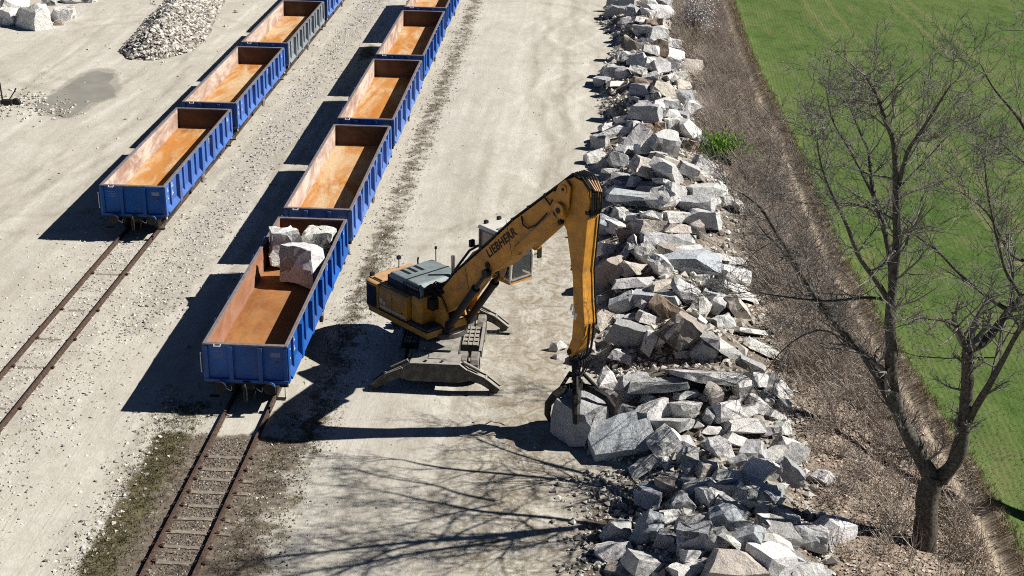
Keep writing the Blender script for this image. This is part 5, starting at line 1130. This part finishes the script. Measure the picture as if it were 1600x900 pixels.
# ---------------------------------------------------------------- ground cover
r = random.Random(8)
mb = MB()   # brush: twiggy stems in clumps all over the strip
clumps = 0
while clumps < 3700:
    y = r.uniform(-11, 86); a, b_ = float(np.interp(y, RY, RX)), float(np.interp(y, FY, FX))
    x = a+.1+(b_-a-.55)*r.random()
    dens = .5+.9*noise.noise(Vector((x*.35, y*.25, 1)))
    if y < 3: dens *= .3 if x > a+.5 else .12
    if r.random() > dens: continue
    clumps += 1; g = Vector((x, y, H(x, y)-.02)); hgt = r.uniform(.5, 1.75)*(1+.5*noise.noise(Vector((x*.2, y*.2, 7)))); n = r.randint(7, 13)
    tone = .52+.45*noise.noise(Vector((x*.5, y*.3, 4)))
    for k in range(n):
        d = Vector((r.gauss(0, .42), r.gauss(0, .42), 1)).normalized(); L = hgt*r.uniform(.5, 1.1); o_ = g+Vector((r.gauss(0, .13), r.gauss(0, .13), 0))
        m_ = o_+d*L*.55; e = m_+(d+Vector((r.gauss(0, .4), r.gauss(0, .4), -.15))).normalized()*L*.5; tt = min(1, max(0, tone+r.uniform(-.3, .3)))
        mb.tube([o_, m_, e], [.011, .009, .005], 3, 0, False, tt)
        for q in range(2):
            f = o_.lerp(m_, r.uniform(.4, 1)); mb.tube([f, f+Vector((r.gauss(0, .25), r.gauss(0, .25), r.uniform(0, .3)))*L*.9], [.007, .004], 3, 0, False, tt)
mb.build('undergrowth', M['brush'], tint=True)['kind'] = 'stuff'
mb = MB()   # dead leaves
for i in range(26000):
    y = r.uniform(-11, 40) if r.random() < .75 else r.uniform(-11, 86); a, b_ = float(np.interp(y, RY, RX)), float(np.interp(y, FY, FX))
    x = r.uniform(a-.6, b_-.25) if r.random() < .93 else r.uniform(a, b_+.5); s = r.uniform(.035, .085); z = H(x, y)+.02+r.random()*.03
    q = Matrix.Rotation(r.uniform(0, 6.3), 3, 'Z') @ Matrix.Rotation(r.gauss(0, .5), 3, 'X')
    mb.add([Vector((x, y, z))+q @ Vector(v) for v in ((-s, 0, 0), (0, -s*.6, .01), (s, 0, .02), (0, s*.6, .01))], [(0, 1, 2, 3)], 0, r.random())
mb.build('leaf_litter', M['litter'], tint=True)['kind'] = 'stuff'
def blades(n, fxy, h0, h1, wd, mat, name, clump=3, tonef=None):
    mb = MB()
    for i in range(n):
        x, y = fxy()
        if x is None: continue
        z = H(x, y); t0 = tonef(x, y) if tonef else .5
        for k in range(clump):
            xx, yy = x+r.gauss(0, .06), y+r.gauss(0, .06); hh = r.uniform(h0, h1); an = r.uniform(0, 6.3); fl = 1.3 if name == 'grass' else .5; dx, dy = math.cos(an)*wd, math.sin(an)*wd; lx, ly = r.gauss(0, fl)*hh, r.gauss(0, fl)*hh
            mb.add([(xx-dx, yy-dy, z-.01), (xx+dx, yy+dy, z-.01), (xx+lx, yy+ly, z+hh)], [(0, 1, 2)], 0, min(1, max(0, t0+r.uniform(-.25, .25))))
    mb.build(name, mat, tint=True)['kind'] = 'stuff'
def field_xy():
    y = -11+97*r.random()**1.35; b_ = float(np.interp(y, FY, FX)); x = b_+.8+r.random()**1.1*min(22+y*.05, 26)
    return (x, y) if r.random() < .55+.6*noise.noise(Vector((x*.9, y*.6, 2))) else (None, None)
blades(100000, field_xy, .02, .06, .018, M['grassblade'], 'grass', 2, lambda x, y: .45+.5*noise.noise(Vector((x*.35, y*.2, 5))))
def verge_xy():
    y = r.uniform(-11, 86); b_ = float(np.interp(y, FY, FX)); x = b_+(r.gauss(-1.0, .4) if r.random() < .6 else r.gauss(.7, .15)); return x, y
blades(9000, verge_xy, .08, .3, .012, M['straw'], 'dry_verge_grass', 4, lambda x, y: .5)
def low_xy():
    y = r.uniform(-11, 86); a, b_ = float(np.interp(y, RY, RX)), float(np.interp(y, FY, FX)); x = a+.3+(b_-a-.4)*r.random()
    return (x, y) if noise.noise(Vector((x*.5, y*.3, 9))) > .18 else (None, None)
blades(16000, low_xy, .06, .2, .014, M['grassblade'], 'bank_grass', 3, lambda x, y: .35)
def weed_xy():
    k = r.random()
    if k < .5: return r.gauss(-2.1, .5), r.uniform(-13, .5)
    if k < .85: return r.gauss(2.6, .4), r.uniform(-10, 60) if r.random() < .5 else r.uniform(-3, 18)
    return r.gauss(1.6, .3), r.uniform(-13, 0)
blades(5000, weed_xy, .03, .13, .012, M['weed'], 'weeds', 4, lambda x, y: .5+.5*noise.noise(Vector((x, y, 3))))
print('verts', sum(len(o.data.vertices) for o in bpy.data.objects if o.type == 'MESH'))
